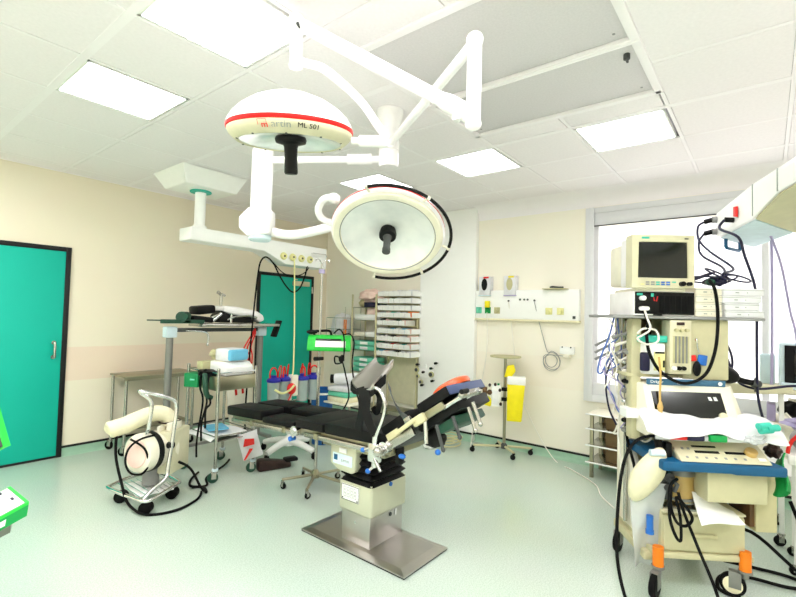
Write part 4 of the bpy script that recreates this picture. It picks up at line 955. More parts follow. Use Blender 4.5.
# gel head ring leaning on the head pad
ctr = Vector((2.37, *bp(.43,.118))); Mg = axis(ctr, (0,.565,.825))
b = MB(); b.lathe([(.05,-.012),(.05,.012),(.07,.026),(.095,.028),(.118,.016),(.122,0),(.118,-.016),(.095,-.024),(.07,-.022),(.05,-.012)], Mg, 40, cap=False)
single('head_ring', b, 'orange_gel', 'orange gel head ring lying on the raised head pad', 'head ring')
# ================================================================== WALL SERVICES ON THE PALE WALL
WX = XR
r = thing('service_rail', 'white medical service rail with outlets on the pale wall right of the white pier', 'service rail', (WX, 2.15, 1.48))
b = MB(); b.box((WX-.065,1.535,1.49),(WX,2.765,1.825),.012); bd = part('panel', b, 'pier_white', r)
b = MB(); b.box((WX-.072,1.53,1.47),(WX,2.77,1.492),.006); part('lower_edge', b, 'ivory_cloth', r)
for y, m_, n_ in ((2.715,'green_pack','green gas outlet'),(2.595,'green','green gas outlet'),(2.475,'olive','olive gas outlet'),(1.855,'yellow_pale','yellow gas outlet'),(1.73,'yellow_pale','yellow gas outlet')):
    b = MB(); b.box((WX-.073,y-.038,1.55),(WX-.064,y+.038,1.625),.004); b.lathe([(0,-.02),(.018,-.02),(.022,0),(0,0)], basis((WX-.075,y,1.582),(0,1,0),(0,0,1),(1,0,0)), 14); part('gas_outlet', b, m_, bd, n_)
for y, z in ((2.33,1.70),(2.02,1.705),(2.19,1.715),(2.14,1.715),(2.10,1.715)):
    b = MB(); b.cyl((WX-.075,y,z),(WX-.064,y,z),.011,n=12); part('socket', b, 'grey_dark', bd)
b = MB(); b.box((WX-.069,1.57,1.51),(WX-.064,1.6,1.54),.001); part('socket', b, 'grey_dark', bd)
b = MB(); b.box((WX-.11,2.565,1.62),(WX-.066,2.62,1.70),.008); single('flow_meter', b, 'yellow', 'yellow flow meter plugged in above the green outlet of the service rail', 'flow meter')
for k, (y0, y1, m_, l_) in enumerate(((2.56,2.71,'black','white wall glove box with a dark opening, left one of two'),(2.24,2.385,'olive','white wall glove box with an ochre opening, right one of two'))):
    r = thing('glove_box', l_, 'glove box', (WX-.05,(y0+y1)/2,1.76), 0, 'glove boxes on the wall')
    b = MB(); b.box((WX-.09,y0,1.765),(WX-.001,y1,1.99),.006); part('box', b, 'white_cloth', r)
    b = MB(); b.lathe([(0,0),(.038,0),(.038,.004),(0,.004)], basis((WX-.091,(y0+y1)/2,1.895),(0,-1,0),(0,0,1),(-1,0,0)) @ Matrix.Scale(1.9,4,(0,1,0)), 24); part('opening', b, m_, r)
    b = MB(); b.box((WX-.092,y0+.02,1.968),(WX-.0895,y0+.09,1.988),.001); part('print', b, 'red' if k == 0 else 'yellow', r, 'coloured print')
    b = MB(); b.box((WX-.093,y0-.004,1.757),(WX-.001,y1+.004,1.768),.003); part('holder', b, 'lilac' if k else 'blue_light', r)
r = thing('instrument_tray', 'small wire tray of dark instruments on top of the service rail', 'tray', (WX-.06,1.78,1.825))
b = MB(); b.box((WX-.12,1.66,1.826),(WX-.01,1.92,1.836),.004); part('tray', b, 'cream_dark', r)
for k in range(4):
    b = MB(); b.cyl((WX-.10+.02*k,1.69+.01*k,1.845),(WX-.09+.02*k,1.84,1.848+.004*k),.009,n=8); single('instrument', b, 'dark_brown' if k%2 else 'grey_dark', 'dark instrument in the wire tray on the rail, %s from the window' % ('first','second','third','fourth')[k] , 'instrument', 'instruments in the wall tray')
r = thing('wall_outlet', 'small white outlet box on the pale wall below the service rail', 'outlet', (WX-.03,1.66,1.12))
b = MB(); b.box((WX-.05,1.59,1.13),(WX,1.74,1.21),.006); part('box', b, 'pier_white', r)
for y in (1.62, 1.71):
    b = MB(); b.cyl((WX-.055,y,1.205),(WX-.049,y,1.205),.008,n=10); part('screw', b, 'grey_dark', r)
b = MB(); b.box((WX-.065,1.63,1.09),(WX-.005,1.70,1.13),.01); part('plug', b, 'cream_light', r)
pts = [(WX-.08,2.02,1.705),(WX-.05,1.98,1.5),(WX-.03,1.93,1.3),(WX-.025,1.88,1.14)]
for k in range(26):
    a = PI/2 + k*.72; pts.append((WX-.03-.0006*k, 1.83+(.078+.02*math.sin(k*.37))*math.cos(a), 1.045+(.085+.022*math.cos(k*.29))*math.sin(a)))
pts.append((WX-.055,1.70,1.11))
b = MB(); b.tube(pts, .004, 6, smooth=3); single('coiled_hose', b, 'grey', 'thin grey hose coiled on the pale wall below the service rail', 'hose')
b = MB(); b.tube([(WX-.09,2.595,1.56),(WX-.06,2.60,1.3),(WX-.05,2.62,1.0),(WX-.08,2.68,.6),(WX-.15,2.70,.3),(WX-.3,2.66,.012)], .0055, 8, smooth=6); single('hose', b, 'cable_white', 'thin pale hose from the green outlet down to the floor', 'hose')
b = MB(); b.tube([(WX-.07,2.33,1.69),(WX-.04,2.30,1.4),(WX-.035,2.25,1.0),(WX-.05,2.2,.7),(WX-.06,2.0,.3),(WX-.12,1.75,.012),(4.7,1.5,.012),(4.45,1.22,.012),(4.2,1.1,.012),(4.0,.95,.012)], .0055, 8, smooth=6); single('hose', b, 'cable_white', 'thin pale hose running down the wall and along the floor to the steel shelf', 'hose')
b = MB(); pts = [(4.60+.15*math.cos(a)+.012*math.sin(3*a), 2.87+.13*math.sin(a)+.012*math.cos(2.3*a), .012+.0028*k) for k, a in enumerate([.5*q for q in range(48)])]
b.tube(pts, .008, 6, smooth=2); single('coiled_hose', b, 'olive', 'pale yellow hose coiled on the floor behind the raised table back', 'hose')
b = MB(); b.box((4.32,2.94,0),(4.40,3.04,.11),.02); b.cyl((4.32,2.99,.05),(4.28,2.99,.05),.025,n=12); single('floor_plug', b, 'white_paint', 'white plug block on the floor beside the coiled pale hose', 'plug')
# gas regulator on the pier
r = thing('gas_regulator', 'white gas regulator with dark gauges and knobs on the white pier', 'regulator', (4.92,3.45,.62))
b = MB(); b.box((4.915,3.34,.70),(4.949,3.58,.80),.01); b.cyl((4.93,3.46,.79),(4.93,3.46,.87),.012,n=12); b.tube([(4.93,3.40,.78),(4.92,3.36,.84),(4.92,3.32,.85)], .012, 10); part('body', b, 'white_paint', r)
for (y, z, rd) in ((3.59,.79,.034),(3.36,.75,.038),(3.57,.71,.024),(3.52,.64,.028)):
    b = MB(); b.lathe([(0,0),(rd,0),(rd,.02),(rd*.9,.026),(0,.026)], basis((4.918,y,z),(0,-1,0),(0,0,1),(-1,0,0)), 20); part('gauge', b, 'olive', r)
    b = MB(); b.lathe([(0,.0265),(rd*.7,.0265),(rd*.7,.03),(0,.03)], basis((4.918,y,z),(0,-1,0),(0,0,1),(-1,0,0)), 18); part('gauge_face', b, 'grey_dark', r)
for (y, z) in ((3.34,.67),(3.58,.86),(3.36,.83),(3.29,.90),(3.50,.60),(3.48,.77)):
    b = MB(); b.cyl((4.915,y,z),(4.88,y,z),.016,n=12); b.cyl((4.949,y,z),(4.915,y,z),.007,n=8); part('knob', b, 'black', r)
b = MB(); b.tube([(4.93,3.62,.66),(4.93,3.64,.5),(4.93,3.63,.3),(4.9,3.6,.08),(4.86,3.55,.012)], .005, 8, smooth=5); single('hose', b, 'cable_white', 'thin hose dropping from the gas regulator to the floor', 'hose')
# ================================================================== STAND WITH THE YELLOW SHARPS BIN
sx, sy = 4.77, 2.27
r = thing('instrument_stand', 'steel stand with a flat round top plate and three wheeled legs by the pale wall', 'stand', (sx, sy, 0))
b = MB(); b.cyl((sx,sy,.07),(sx,sy,1.06),.017,n=16); part('pole', b, 'steel_warm', r)
b = MB(); b.lathe([(0,1.062),(.165,1.062),(.17,1.068),(.17,1.08),(.165,1.078),(0,1.074)], Matrix.Translation((sx,sy,0)), 36); part('top_plate', b, 'olive', r)
b = MB(); b.lathe([(0,.06),(.035,.06),(.035,.1),(.018,.12),(0,.12)], Matrix.Translation((sx,sy,0)), 18); part('hub', b, 'grey_dark', r)
for (x, y) in ((4.60,2.56),(4.93,2.02),(4.63,2.09),(4.93,2.42)):
    b = MB(); b.tube([(sx,sy,.085),(x,y,.075)], .013, 10); part('leg', b, 'cream_dark', r); caster(r, x, y, .028, .02, .4, .07, mw='black', mf='black')
for z in (.60, .71):
    b = MB(); b.box((sx-.03,sy-.03,z-.02),(sx+.03,sy+.03,z+.02),.006); b.cyl((sx-.02,sy-.07,z),(sx-.02,sy-.02,z),.014,n=10); part('clamp', b, 'black', r)
e2 = Vector((.40,-.917,0)); v2 = Vector((.917,.40,0))
T = basis(Vector((4.70,2.115,.40)), e2, v2, (0,0,1))
r = thing('sharps_container', 'bright yellow sharps container with white top hung on the steel stand', 'sharps container', (4.70,2.115,.40))
b = MB(T); b.prism([(-.085,-.07,.0),(.07,-.07,.0),(.10,-.07,.40),(-.085,-.07,.40)], (0,.13,0), .012); part('bin', b, 'yellow', r)
b = MB(T); b.box((-.085,-.072,.385),(.105,.062,.475),.014); part('lid', b, 'white_paint', r, 'white lid')
b = MB(T); b.prism([(-.12,-.03,.46),(-.04,-.03,.47),(.0,-.03,.53),(-.02,-.03,.60),(-.09,-.03,.585)], (0,.05,0), .01); part('flap', b, 'yellow', r)
T = basis(Vector((4.65,2.36,.50)), e2, v2, (0,0,1))
r = thing('pump_module', 'white infusion module with yellow and red fittings clamped left of the stand pole', 'module', (4.65,2.36,.5))
b = MB(T); b.box((-.01,-.03,.03),(.09,.05,.26),.008); part('case', b, 'white_paint', r)
b = MB(T); b.box((.0,-.034,.05),(.08,-.028,.20),.003,rot=rotm('Y',8)); part('label', b, 'paper', r)
b = MB(T); b.prism([(-.10,-.02,.04),(-.02,-.02,.02),(.0,-.02,.08),(-.04,-.02,.13),(-.1,-.02,.1)], (0,.06,0), .008); part('bag', b, 'yellow', r)
b = MB(T); b.box((-.11,-.02,.08),(-.06,.04,.23),.01); b.blob((-.03,-.02,.18),(.03,.03,.03),sub=2); part('valve', b, 'brown', r)
for (u_, z_) in ((-.03,.26),(.03,.27),(.08,.21),(.09,.06)):
    b = MB(T); b.blob((u_,-.03,z_),(.016,.016,.02),sub=2); part('knob', b, 'dark_brown', r)
b = MB(T); b.box((.05,-.02,.26),(.075,.02,.28),.004); part('clip', b, 'green_box', r)
# ================================================================== STEEL SHELF UNDER THE WINDOW
r = thing('steel_shelf', 'low four-tier steel shelf against the wall under the window', 'shelf', (4.83,.96,0))
for x in (4.66, 4.97):
    for y in (1.31, .64):
        b = MB(); b.box((x-.016,y-.016,0),(x+.016,y+.016,.60),.004); part('post', b, 'steel_warm', r)
for z in (.135,.295,.45,.59):
    b = MB(); b.box((4.635,.60,z),(4.985,1.345,z+.018),.005); part('shelf', b, 'cream_light' if z > .5 else 'steel', r)
    b = MB(); b.cyl((4.628,.59,z+.01),(4.628,1.36,z+.01),.007,n=10); part('shelf_rail', b, 'white_paint', r)
b = MB(); b.box((4.978,.66,.12),(4.985,1.29,.585),.001); part('back_panel', b, 'brown_steel', r)
for z in (.22,.37,.52):
    for y in (1.27,):
        b = MB(); b.box((4.96,y-.02,z),(4.975,y+.02,z+.015),.003); part('bracket', b, 'dark_brown', r)
b = MB(); b.box((4.72,.68,.155),(4.96,1.2,.285),.006); single('drawer_unit', b, 'brown_steel', 'brown block standing in for steel reflections on the lowest tier of the shelf', 'box', 'brown reflection blocks on the steel shelf')  # brown blocks carry the reflections between the steel tiers as colour
b = MB(); b.box((4.72,.68,.31),(4.96,1.2,.44),.006); single('drawer_unit', b, 'brown_steel', 'brown block standing in for steel reflections on the second tier of the shelf', 'box', 'brown reflection blocks on the steel shelf')
b = MB(); b.box((4.72,.68,.465),(4.96,1.2,.58),.006); single('drawer_unit', b, 'brown_steel', 'brown block standing in for steel reflections on the third tier of the shelf', 'box', 'brown reflection blocks on the steel shelf')
b = MB(); b.tube([(4.60,1.0,.70),(4.58,1.04,.62),(4.57,1.08,.50),(4.58,1.10,.47),(4.57,1.06,.48),(4.58,.98,.55),(4.60,.93,.64)], .008, 8, smooth=6); single('tube', b, 'cable_white', 'pale looped tube hanging over the front of the steel shelf', 'tube')
# ================================================================== ANAESTHESIA MACHINE
MO = Vector((2.942,.489,0)); MU = Vector((.57,-.8216,0)); MV = Vector((.8216,.57,0)); MT = basis(MO, MU, MV, (0,0,1)) @ Matrix.Scale(1.06, 4, (1,0,0))
def W(u, v, z): return MT @ Vector((u, v, z))
r = thing('anaesthesia_machine', 'tall cream anaesthesia machine with blue work table and drawer, on orange-sleeved casters', 'anaesthesia machine', W(.25,.25,0), math.atan2(MU.y, MU.x))
am = r
def mp(name, fn, m_, parent=None, label=None, angle=38):
    b = MB(MT); fn(b); return part(name, b, m_, parent or r, label, angle)
for (u, v, yw) in ((0.02,0,1.45),(.455,0,.03),(0.02,.50,1.5),(.47,.50,.8)):
    p = W(u, v, 0); caster(r, p.x, p.y, .062, .034, yw, .152, mf='grey_metal', trail=.9)
    mp('caster_sleeve', lambda b: b.cyl((u,v,.150),(u,v,.255),.027,n=22), 'orange', label='orange sleeve')
for (u, v, yw) in ((.455,0,.03),):
    p = W(u, v, .062); d_ = Vector((-math.sin(yw), math.cos(yw), 0)); a_ = Vector((math.cos(yw), math.sin(yw), 0)); q = p + d_*.0558
    b = MB(); b.lathe([(0,-.0185),(.042,-.0185),(.046,-.017),(.046,.017),(.042,.0185),(0,.0185)], basis(q, d_, (0,0,1), a_), 24); part('wheel_disc', b, 'ivory_cloth', r)
mp('base_frame', lambda b: (b.box((.0,.0,.19),(.50,.52,.225),.008), b.box((-.03,.05,.15),(.03,.49,.20),.01)), 'machine_cream')
mp('drawer_unit', lambda b: b.box((.045,.02,.222),(.462,.48,.44),.006), 'machine_cream')
dr = mp('drawer', lambda b: b.box((.05,.003,.236),(.457,.022,.426),.006), 'machine_cream')
mp('drawer_handle', lambda b: (b.box((.19,-.018,.318),(.31,-.010,.338),.005), b.box((.195,-.012,.322),(.205,.004,.334)), b.box((.295,-.012,.322),(.305,.004,.334))), 'cream_dark', dr)
mp('drawer_deck', lambda b: b.box((.045,.0,.438),(.462,.48,.45),.006), 'cream')
mp('side_panel', lambda b: b.prism([(0.0,.10,.22),(0.0,.52,.22),(0.0,.52,1.52),(0.0,.40,1.52),(0.0,.40,.80),(0.0,.12,.45)], (.035,0,0), .006), 'cream_light')
mp('back_column', lambda b: b.box((.04,.36,.42),(.46,.52,.95),.01), 'machine_cream')
# absorber
mp('absorber_base', lambda b: (b.lathe([(0,.45),(.10,.45),(.10,.46),(.06,.472),(.06,.482),(0,.482)], Matrix.Translation((.20,.11,0)), 32), b.box((.07,.04,.449),(.32,.20,.458),.006)), 'steel')
mp('absorber_canister', lambda b: b.lathe([(0,.482),(.068,.482),(.068,.64),(0,.64)], Matrix.Translation((.18,.11,0)), 32), 'amber', label='amber absorber canister')
mp('absorber_collar', lambda b: (b.lathe([(.069,.49),(.076,.49),(.076,.505),(.069,.505)], Matrix.Translation((.18,.11,0)), 32, cap=False), b.lathe([(.06,.63),(.077,.63),(.077,.66),(.05,.68),(0,.68)], Matrix.Translation((.18,.11,0)), 32)), 'grey_metal')
mp('valve_block', lambda b: (b.cyl((.07,.05,.64),(.07,-.02,.64),.025,n=18), b.cyl((.07,.05,.58),(.07,-.01,.58),.022,n=18), b.box((.055,.03,.5),(.10,.1,.68),.01), b.tube([(.07,-.02,.64),(.095,-.04,.61),(.085,-.03,.57)],.012,8)), 'grey_dark')
# work table, cabinet under it, tall side box
mp('work_table', lambda b: (b.prism([(-.01,-.115,.703),(.33,-.115,.703),(.345,-.115,.697),(.59,-.115,.697),(.59,-.115,.75),(-.01,-.115,.757)], (0,.46,0), .012)), 'blue', label='blue work table')
mp('upper_cabinet', lambda b: b.box((.235,-.06,.53),(.53,.34,.695),.010), 'machine_cream')
mp('side_box', lambda b: b.box((.545,.06,.335),(.655,.36,.70),.008), 'cream_dark')
mp('side_box_edge', lambda b: b.box((.52,.07,.36),(.548,.34,.70),.004), 'brown')
cp = mp('control_panel', lambda b: b.prism([(.085,-.10,.755),(.085,-.10,.761),(.085,.04,.845),(.085,.10,.845),(.085,.10,.755)], (.44,0,0), .005), 'cream')
sl = math.atan2(.084,.14)
def onp(u, t, h=0):  # point on the sloped face
    return Vector((u, -.10+.14*t-math.sin(sl)*h, .761+.084*t+math.cos(sl)*h))
def plate(u0, u1, t0, t1, h=.002):
    def f(b): b.prism([onp(u0,t0,-.001), onp(u1,t0,-.001), onp(u1,t1,-.001), onp(u0,t1,-.001)], (onp(0,0,h)-onp(0,0,-.001)))
    return f
for a in ((.18,.30,.36,.46),(.18,.30,.62,.69),(.33,.43,.36,.46)): mp('display_strip', plate(*a), 'black', cp)
for k in range(7): mp('button', plate(.12+.047*k,.132+.047*k,.12,.2), 'grey', cp)
for u in (.12,.15): mp('button', plate(u,u+.012,.5,.58), 'grey', cp)
mp('logo', plate(.475,.51,.12,.24), 'white_paint', cp)
mp('rotary_knob', lambda b: b.lathe([(0,0),(.03,0),(.028,.022),(.024,.026),(0,.026)], axis(onp(.455,.42), (0,-math.sin(sl),math.cos(sl))), 24), 'amber', cp)
# sloped screen unit
mp('screen_housing', lambda b: b.prism([(-.03,.0,.95),(-.03,.085,1.14),(-.03,.36,1.14),(-.03,.36,.85),(-.03,.02,.85)], (.46,0,0), .01), 'cream_light')
sc_n = Vector((0,-.19,.085)).normalized()
def scr(u0, u1, a, c, h=.003):
    P0 = Vector((0,.0,.95)); D = Vector((0,.085,.19))
    return lambda b: b.prism([Vector((u0,0,0))+P0+D*a-sc_n*.002, Vector((u1,0,0))+P0+D*a-sc_n*.002, Vector((u1-.006,0,0))+P0+D*c-sc_n*.002, Vector((u0-.004,0,0))+P0+D*c-sc_n*.002], sc_n*(h+.002))
mp('screen', scr(.012,.375,.10,.80), 'screen')
for u in (.30,.328): mp('screen_key', scr(u,u+.016,.58,.68,.006), 'paper')
mp('screen_knob', lambda b: b.lathe([(0,0),(.022,0),(.02,.02),(0,.022)], axis(Vector((.35,.018,.978)), sc_n), 20), 'cream')
mp('screen_wing', lambda b: b.prism([(.43,.02,.95),(.49,.06,.95),(.455,.12,1.14),(.43,.09,1.14)], (0,.2,0), .004), 'cream_light')
mp('blue_band', lambda b: b.box((-.004,.082,1.136),(.405,.10,1.172),.003), 'blue_band', label='blue-grey name band')
Tt = MT @ basis((.045,.081,1.154),(1,0,0),(0,0,1),(0,-1,0)); text_mesh('Dräger', .024, 'paper', Tt, r, 'lettering', .0006, label='small white lettering on the blue band')
Tt = MT @ basis((.165,.081,1.148),(1,0,0),(0,0,1),(0,-1,0)); text_mesh('Cato', .014, 'paper', Tt, r, 'lettering', .0006, label='small white lettering on the blue band')
mp('badge', lambda b: b.lathe([(.006,0),(.011,0),(.011,.003),(.006,.003)], basis((.375,.08,1.154),(1,0,0),(0,0,1),(0,-1,0)), 18), 'paper')
# upright body with flow meters
body = mp('upright_body', lambda b: (b.box((.20,.12,1.17),(.445,.50,1.52),.008), b.box((-.03,.34,1.17),(.2,.50,1.52),.008), b.box((-.058,.16,.80),(-.003,.24,1.52),.01), b.box((-.085,.16,1.17),(.2,.5,1.19),.004)), 'machine_cream')
fm = mp('flow_meter_block', lambda b: b.box((.12,.095,1.20),(.235,.2,1.515),.006), 'cream')
mp('flow_tubes', lambda b: b.box((.135,.09,1.265),(.22,.097,1.42),.003), 'olive', fm)
for k in range(4): mp('flow_tube', lambda b: b.cyl((.148+.019*k,.088,1.265),(.148+.019*k,.088,1.42),.005,n=8), 'grey_metal', fm)
for u in (.15,.178,.206): mp('flow_knob', lambda b: b.cyl((u,.098,1.456),(u,.075,1.456),.010,n=14), 'olive', fm)
mp('gauge', lambda b: b.box((.155,.088,1.485),(.195,.097,1.502),.002), 'dark_brown', fm)
for k, u in enumerate((.14,.165,.19)): mp('outlet_knob', lambda b: b.cyl((u,.098,1.235),(u,.08,1.235),.012,n=12), ('paper','black','black')[k], fm)
mp('vent_bay', lambda b: b.box((-.03,.32,1.2),(.12,.335,1.515),.002), 'brown')
mp('mount_bar', lambda b: (b.box((-.03,.12,1.38),(.12,.30,1.42),.004)), 'teal')
vp = mp('vaporizer', lambda b: (b.box((-.01,.12,1.19),(.11,.26,1.375),.012)), 'white_paint', label='white vaporizer')
mp('vaporizer_label', lambda b: b.box((.045,.115,1.215),(.105,.121,1.325),.002), 'yellow_pale', vp)
mp('vaporizer_mark', lambda b: b.box((.05,.113,1.315),(.10,.1165,1.325)), 'black', vp)
mp('vaporizer_mark', lambda b: b.box((.092,.113,1.235),(.102,.1165,1.275)), 'black', vp)
mp('cuff_connector', lambda b: b.box((-.03,.10,1.21),(.02,.13,1.32),.01), 'navy')
for z in (1.25, 1.47): mp('dial', lambda b: b.cyl((.10,.34,z),(.10,.30,z),.018,n=16), 'cream_dark')
# rear left rail with a cluster of fittings
mp('side_pole', lambda b: b.cyl((-.02,.33,.25),(-.02,.33,1.50),.012,n=12), 'steel')
for k in range(9):
    z = .83+.06*k; mp('hose_connector', lambda b: (b.cyl((-.065,.27-.03*(k%3),z),(-.01,.27-.03*(k%2),z+.02),.011,n=10), b.blob((-.055,.26,z),(.02,.02,.015),sub=2)), ('grey_metal','black','cable_white','chrome')[k%4])
for k in range(3): mp('cable_clip', lambda b: b.obox((-.13,.42,1.36-.045*k),(.10,.02,.014),rotm('Y',-30)), 'grey')
mp('top_shelf', lambda b: b.box((-.19,.085,1.52),(.615,.50,1.538),.005), 'grey')
mp('rear_arm', lambda b: (b.box((.45,.40,1.05),(.55,.50,1.16),.01), b.prism([(.50,.43,1.05),(.92,.43,1.055),(1.0,.43,1.075),(1.0,.43,1.11),(.50,.43,1.12)], (0,.06,0), .01)), 'cream')
# ---- things standing on its shelf
r = thing('monitor_module', 'flat black-fronted patient monitor module under the cream monitor', 'monitor module', W(.09,.3,1.538), math.atan2(MU.y, MU.x))
mp('case', lambda b: b.box((-.075,.10,1.538),(.252,.47,1.682),.006), 'lamp_white')
mp('front', lambda b: b.box((-.068,.092,1.545),(.248,.101,1.676),.003), 'black')
for k in range(6): mp('slot', lambda b: b.box((.06+.03*k,.089,1.555),(.084+.03*k,.093,1.655),.002), 'rubber')
mp('teal_tab', lambda b: b.box((-.06,.088,1.655),(-.03,.092,1.668),.001), 'teal'); mp('teal_tab', lambda b: b.box((.015,.088,1.648),(.03,.092,1.668),.001), 'teal')
mp('red_mark', lambda b: b.tube([(.03,.09,1.645),(.033,.09,1.625),(.045,.09,1.622),(.05,.09,1.65)],.003,6), 'red')
mp('plug', lambda b: (b.cyl((-.035,.10,1.638),(-.035,.06,1.638),.014,n=14), b.box((-.05,.06,1.565),(.0,.1,1.59),.01)), 'lamp_white')
mp('card', lambda b: b.box((-.08,.075,1.539),(.02,.1,1.546),.002), 'paper'); mp('card', lambda b: b.box((.02,.075,1.539),(.07,.1,1.546),.002), 'black')
r = thing('patient_monitor', 'cream tube patient monitor with a dark screen on top of the anaesthesia machine', 'monitor', W(.07,.25,1.682), math.atan2(MU.y, MU.x))
mp('foot', lambda b: b.box((-.06,.09,1.68),(.2,.42,1.70),.006), 'cream_light')
def bez(b):
    o = [(-.105,1.698),(.222,1.698),(.222,2.005),(-.105,2.005)]; i_ = [(-.073,1.755),(.193,1.755),(.189,1.965),(-.069,1.965)]
    q = bmesh.new(); F = [q.verts.new((u,.045,z)) for u,z in o]; I = [q.verts.new((u,.047,z)) for u,z in i_]; J = [q.verts.new((u*.98+.002,.062,z)) for u,z in i_]; B = [q.verts.new((u,.13,z)) for u,z in o]
    for k in range(4):
        l = (k+1) % 4; q.faces.new((F[k],F[l],I[l],I[k])); q.faces.new((I[k],I[l],J[l],J[k])); q.faces.new((F[k],B[k],B[l],F[l]))
    q.faces.new(J); q.faces.new(B[::-1]); b._merge(q)
mp('bezel', bez, 'cream', angle=20)
mp('screen', lambda b: b.grid(lambda s, t: (-.071+.262*s, .060-.010*math.sin(PI*s)*math.sin(PI*t), 1.757+.206*t), 12, 12, .003), 'screen')
mp('housing', lambda b: b.box((-.09,.13,1.71),(.22,.25,2.0),.01), 'lamp_white')
mp('tube_housing', lambda b: b.prism([(-.075,.25,1.72),(.205,.25,1.72),(.205,.25,1.985),(-.075,.25,1.985)], (0,.22,0), .02), 'cream_light')
mp('brand_plate', lambda b: b.box((-.055,.042,1.982),(-.015,.046,1.993),.001), 'teal'); mp('model_plate', lambda b: b.box((.17,.042,1.980),(.19,.046,1.987),.001), 'grey_dark')
for k in range(6):
    m_ = ('yellow_pale','grey','grey','teal','blue_knob','blue_knob')[k]
    for j in range(2 if k else 1):
        mp('key', lambda b: b.box((-.06+.027*k,.041,1.713+.013*j),(-.041+.027*k,.046,1.721+.013*j),.001), m_)
mp('key', lambda b: b.box((.105,.041,1.728),(.125,.046,1.735),.001), 'teal')
for u, rd in ((.155,.014),(.192,.011)): mp('dial', lambda b: b.cyl((u,.046,1.722),(u,.022,1.722),rd,n=18), 'black')
bx0 = None
for col_ in range(2):
    for k in range(4):
        lab = ['lowest','second from bottom','third from bottom','topmost'][k]+' white box in the %s stack beside the monitor' % ('left','right')[col_]
        u0 = .258 if col_ == 0 else .405
        uu_ = u0 + (0 if col_ == 0 else (.012,.008,-.006,0)[k]); 
        w_ = .14 if col_ == 0 else (.20,.185,.205,.215)[k]
        r = thing('white_box', lab, 'box', W(uu_+w_/2,.2,1.538+.0425*k), math.atan2(MU.y, MU.x), 'white boxes on the machine shelf')
        mp('box', lambda b: b.box((uu_,.10+.004*(k%2),1.5385+.0425*k),(uu_+w_,.34,1.5795+.0425*k),.004), 'cream_light' if col_ == 0 else 'white_cloth')
        mp('lid_edge', lambda b: b.box((uu_-.001,.098+.004*(k%2),1.5385+.0425*k+.03),(uu_+w_+.001,.102+.004*(k%2),1.5385+.0425*k+.032)), 'grey_text')
        for j in range(2): mp('mark', lambda b: b.box((uu_+w_*(.3+.28*j),.098+.004*(k%2),1.553+.0425*k),(uu_+w_*(.3+.28*j)+.004+.014*(j==0),.101+.004*(k%2),1.558+.0425*k)), 'grey_text')
r = am
# ---- cables, bags and sheets
def cord(name, pts, rad, m_, lab, cat='cable', sm=6, n=8):
    b = MB(); b.tube(pts, rad, n, smooth=sm); return single(name, b, m_, lab, cat)
cord('breathing_hose', [W(.33,.10,1.75),W(.335,.06,1.70),W(.345,.05,1.58),W(.35,.06,1.45),W(.335,.06,1.33),W(.29,.05,1.22),W(.22,.045,1.165),W(.14,.045,1.16),W(.05,.06,1.22),W(.0,.07,1.32),W(-.015,.07,1.42),W(-.01,.07,1.5),W(-.03,.08,1.57)], .009, 'rubber', 'black cable hanging in a wide loop across the front of the machine', 'cable')
b = MB()
for k, (cu, ru, cv, rv, tl) in enumerate(((.30,.09,.16,.04,.075),(.43,.09,.18,.05,.05),(.36,.12,.17,.05,.03),(.52,.07,.18,.05,.045),(.40,.06,.15,.05,.07))):
    b.tube([W(cu+ru*math.cos(q*2*PI/16), cv+rv*math.sin(q*2*PI/16), 1.722+.007*k+tl*(.5+.5*math.cos(q*2*PI/16+k))+.01) for q in range(16)], .0055, 7, closed=True, smooth=2)
b.blob(W(.42,.17,1.755),(.05,.04,.03),sub=3,noise=.3); single('cable_bundle', b, 'navy', 'tangled dark blue cable bundle lying on the white boxes', 'cables')
b = MB(); b.blob(W(.36,.15,1.745),(.03,.025,.02),sub=3,noise=.2); single('connector', b, 'green_dark', 'dark green connector at the left end of the tangled blue cables', 'connector')
cord('white_lead', [W(-.03,.07,1.58),W(-.02,.06,1.53),W(.0,.06,1.46),W(-.04,.07,1.42),W(-.06,.08,1.40),W(-.02,.06,1.37),W(.04,.06,1.39),W(.03,.06,1.45),W(-.03,.07,1.46),W(-.06,.08,1.43)], .006, 'cable_white', 'white lead looped in front of the white vaporizer', 'lead')
cord('tan_tube', [W(.045,.06,1.30),W(.05,.05,1.2),W(.045,.045,1.1),W(.035,.02,1.02)], .006, 'amber', 'thin tan tube dangling over the left corner of the machine screen', 'tube')
b = MB(); b.blob(W(.03,.005,1.02),(.014,.014,.035),sub=3,noise=.2); single('tube_fitting', b, 'amber', 'tan fitting at the end of the dangling tan tube', 'fitting')
r = thing('key_ring', 'keys with a blue and a red tag hanging on the front of the machine', 'keys', W(.28,.10,1.25))
mp('hook', lambda b: b.tube([(.265,.118,1.40),(.265,.105,1.41),(.265,.10,1.39),(.27,.105,1.36),(.28,.108,1.33)], .004, 8, smooth=4), 'chrome')
mp('blue_tag', lambda b: b.obox((.297,.108,1.285),(.05,.012,.06),rotm('Y',8),.006), 'blue_knob', label='bright blue tag'); mp('red_tag', lambda b: b.obox((.25,.108,1.295),(.03,.012,.035),rotm('Y',-8),.005), 'red', label='red tag'); mp('pouch', lambda b: b.blob((.268,.105,1.235),(.022,.014,.045),sub=3), 'black')
r = am
b = MB(MT); b.blob((.50,.30,1.195),(.105,.075,.058),rot=rotm('Y',18),sub=4); b.tube([(.57,.30,1.17),(.63,.30,1.15),(.68,.30,1.14)],.018,12); single('breathing_bag', b, 'black', 'black rubber breathing bag sticking out right of the machine body', 'breathing bag')
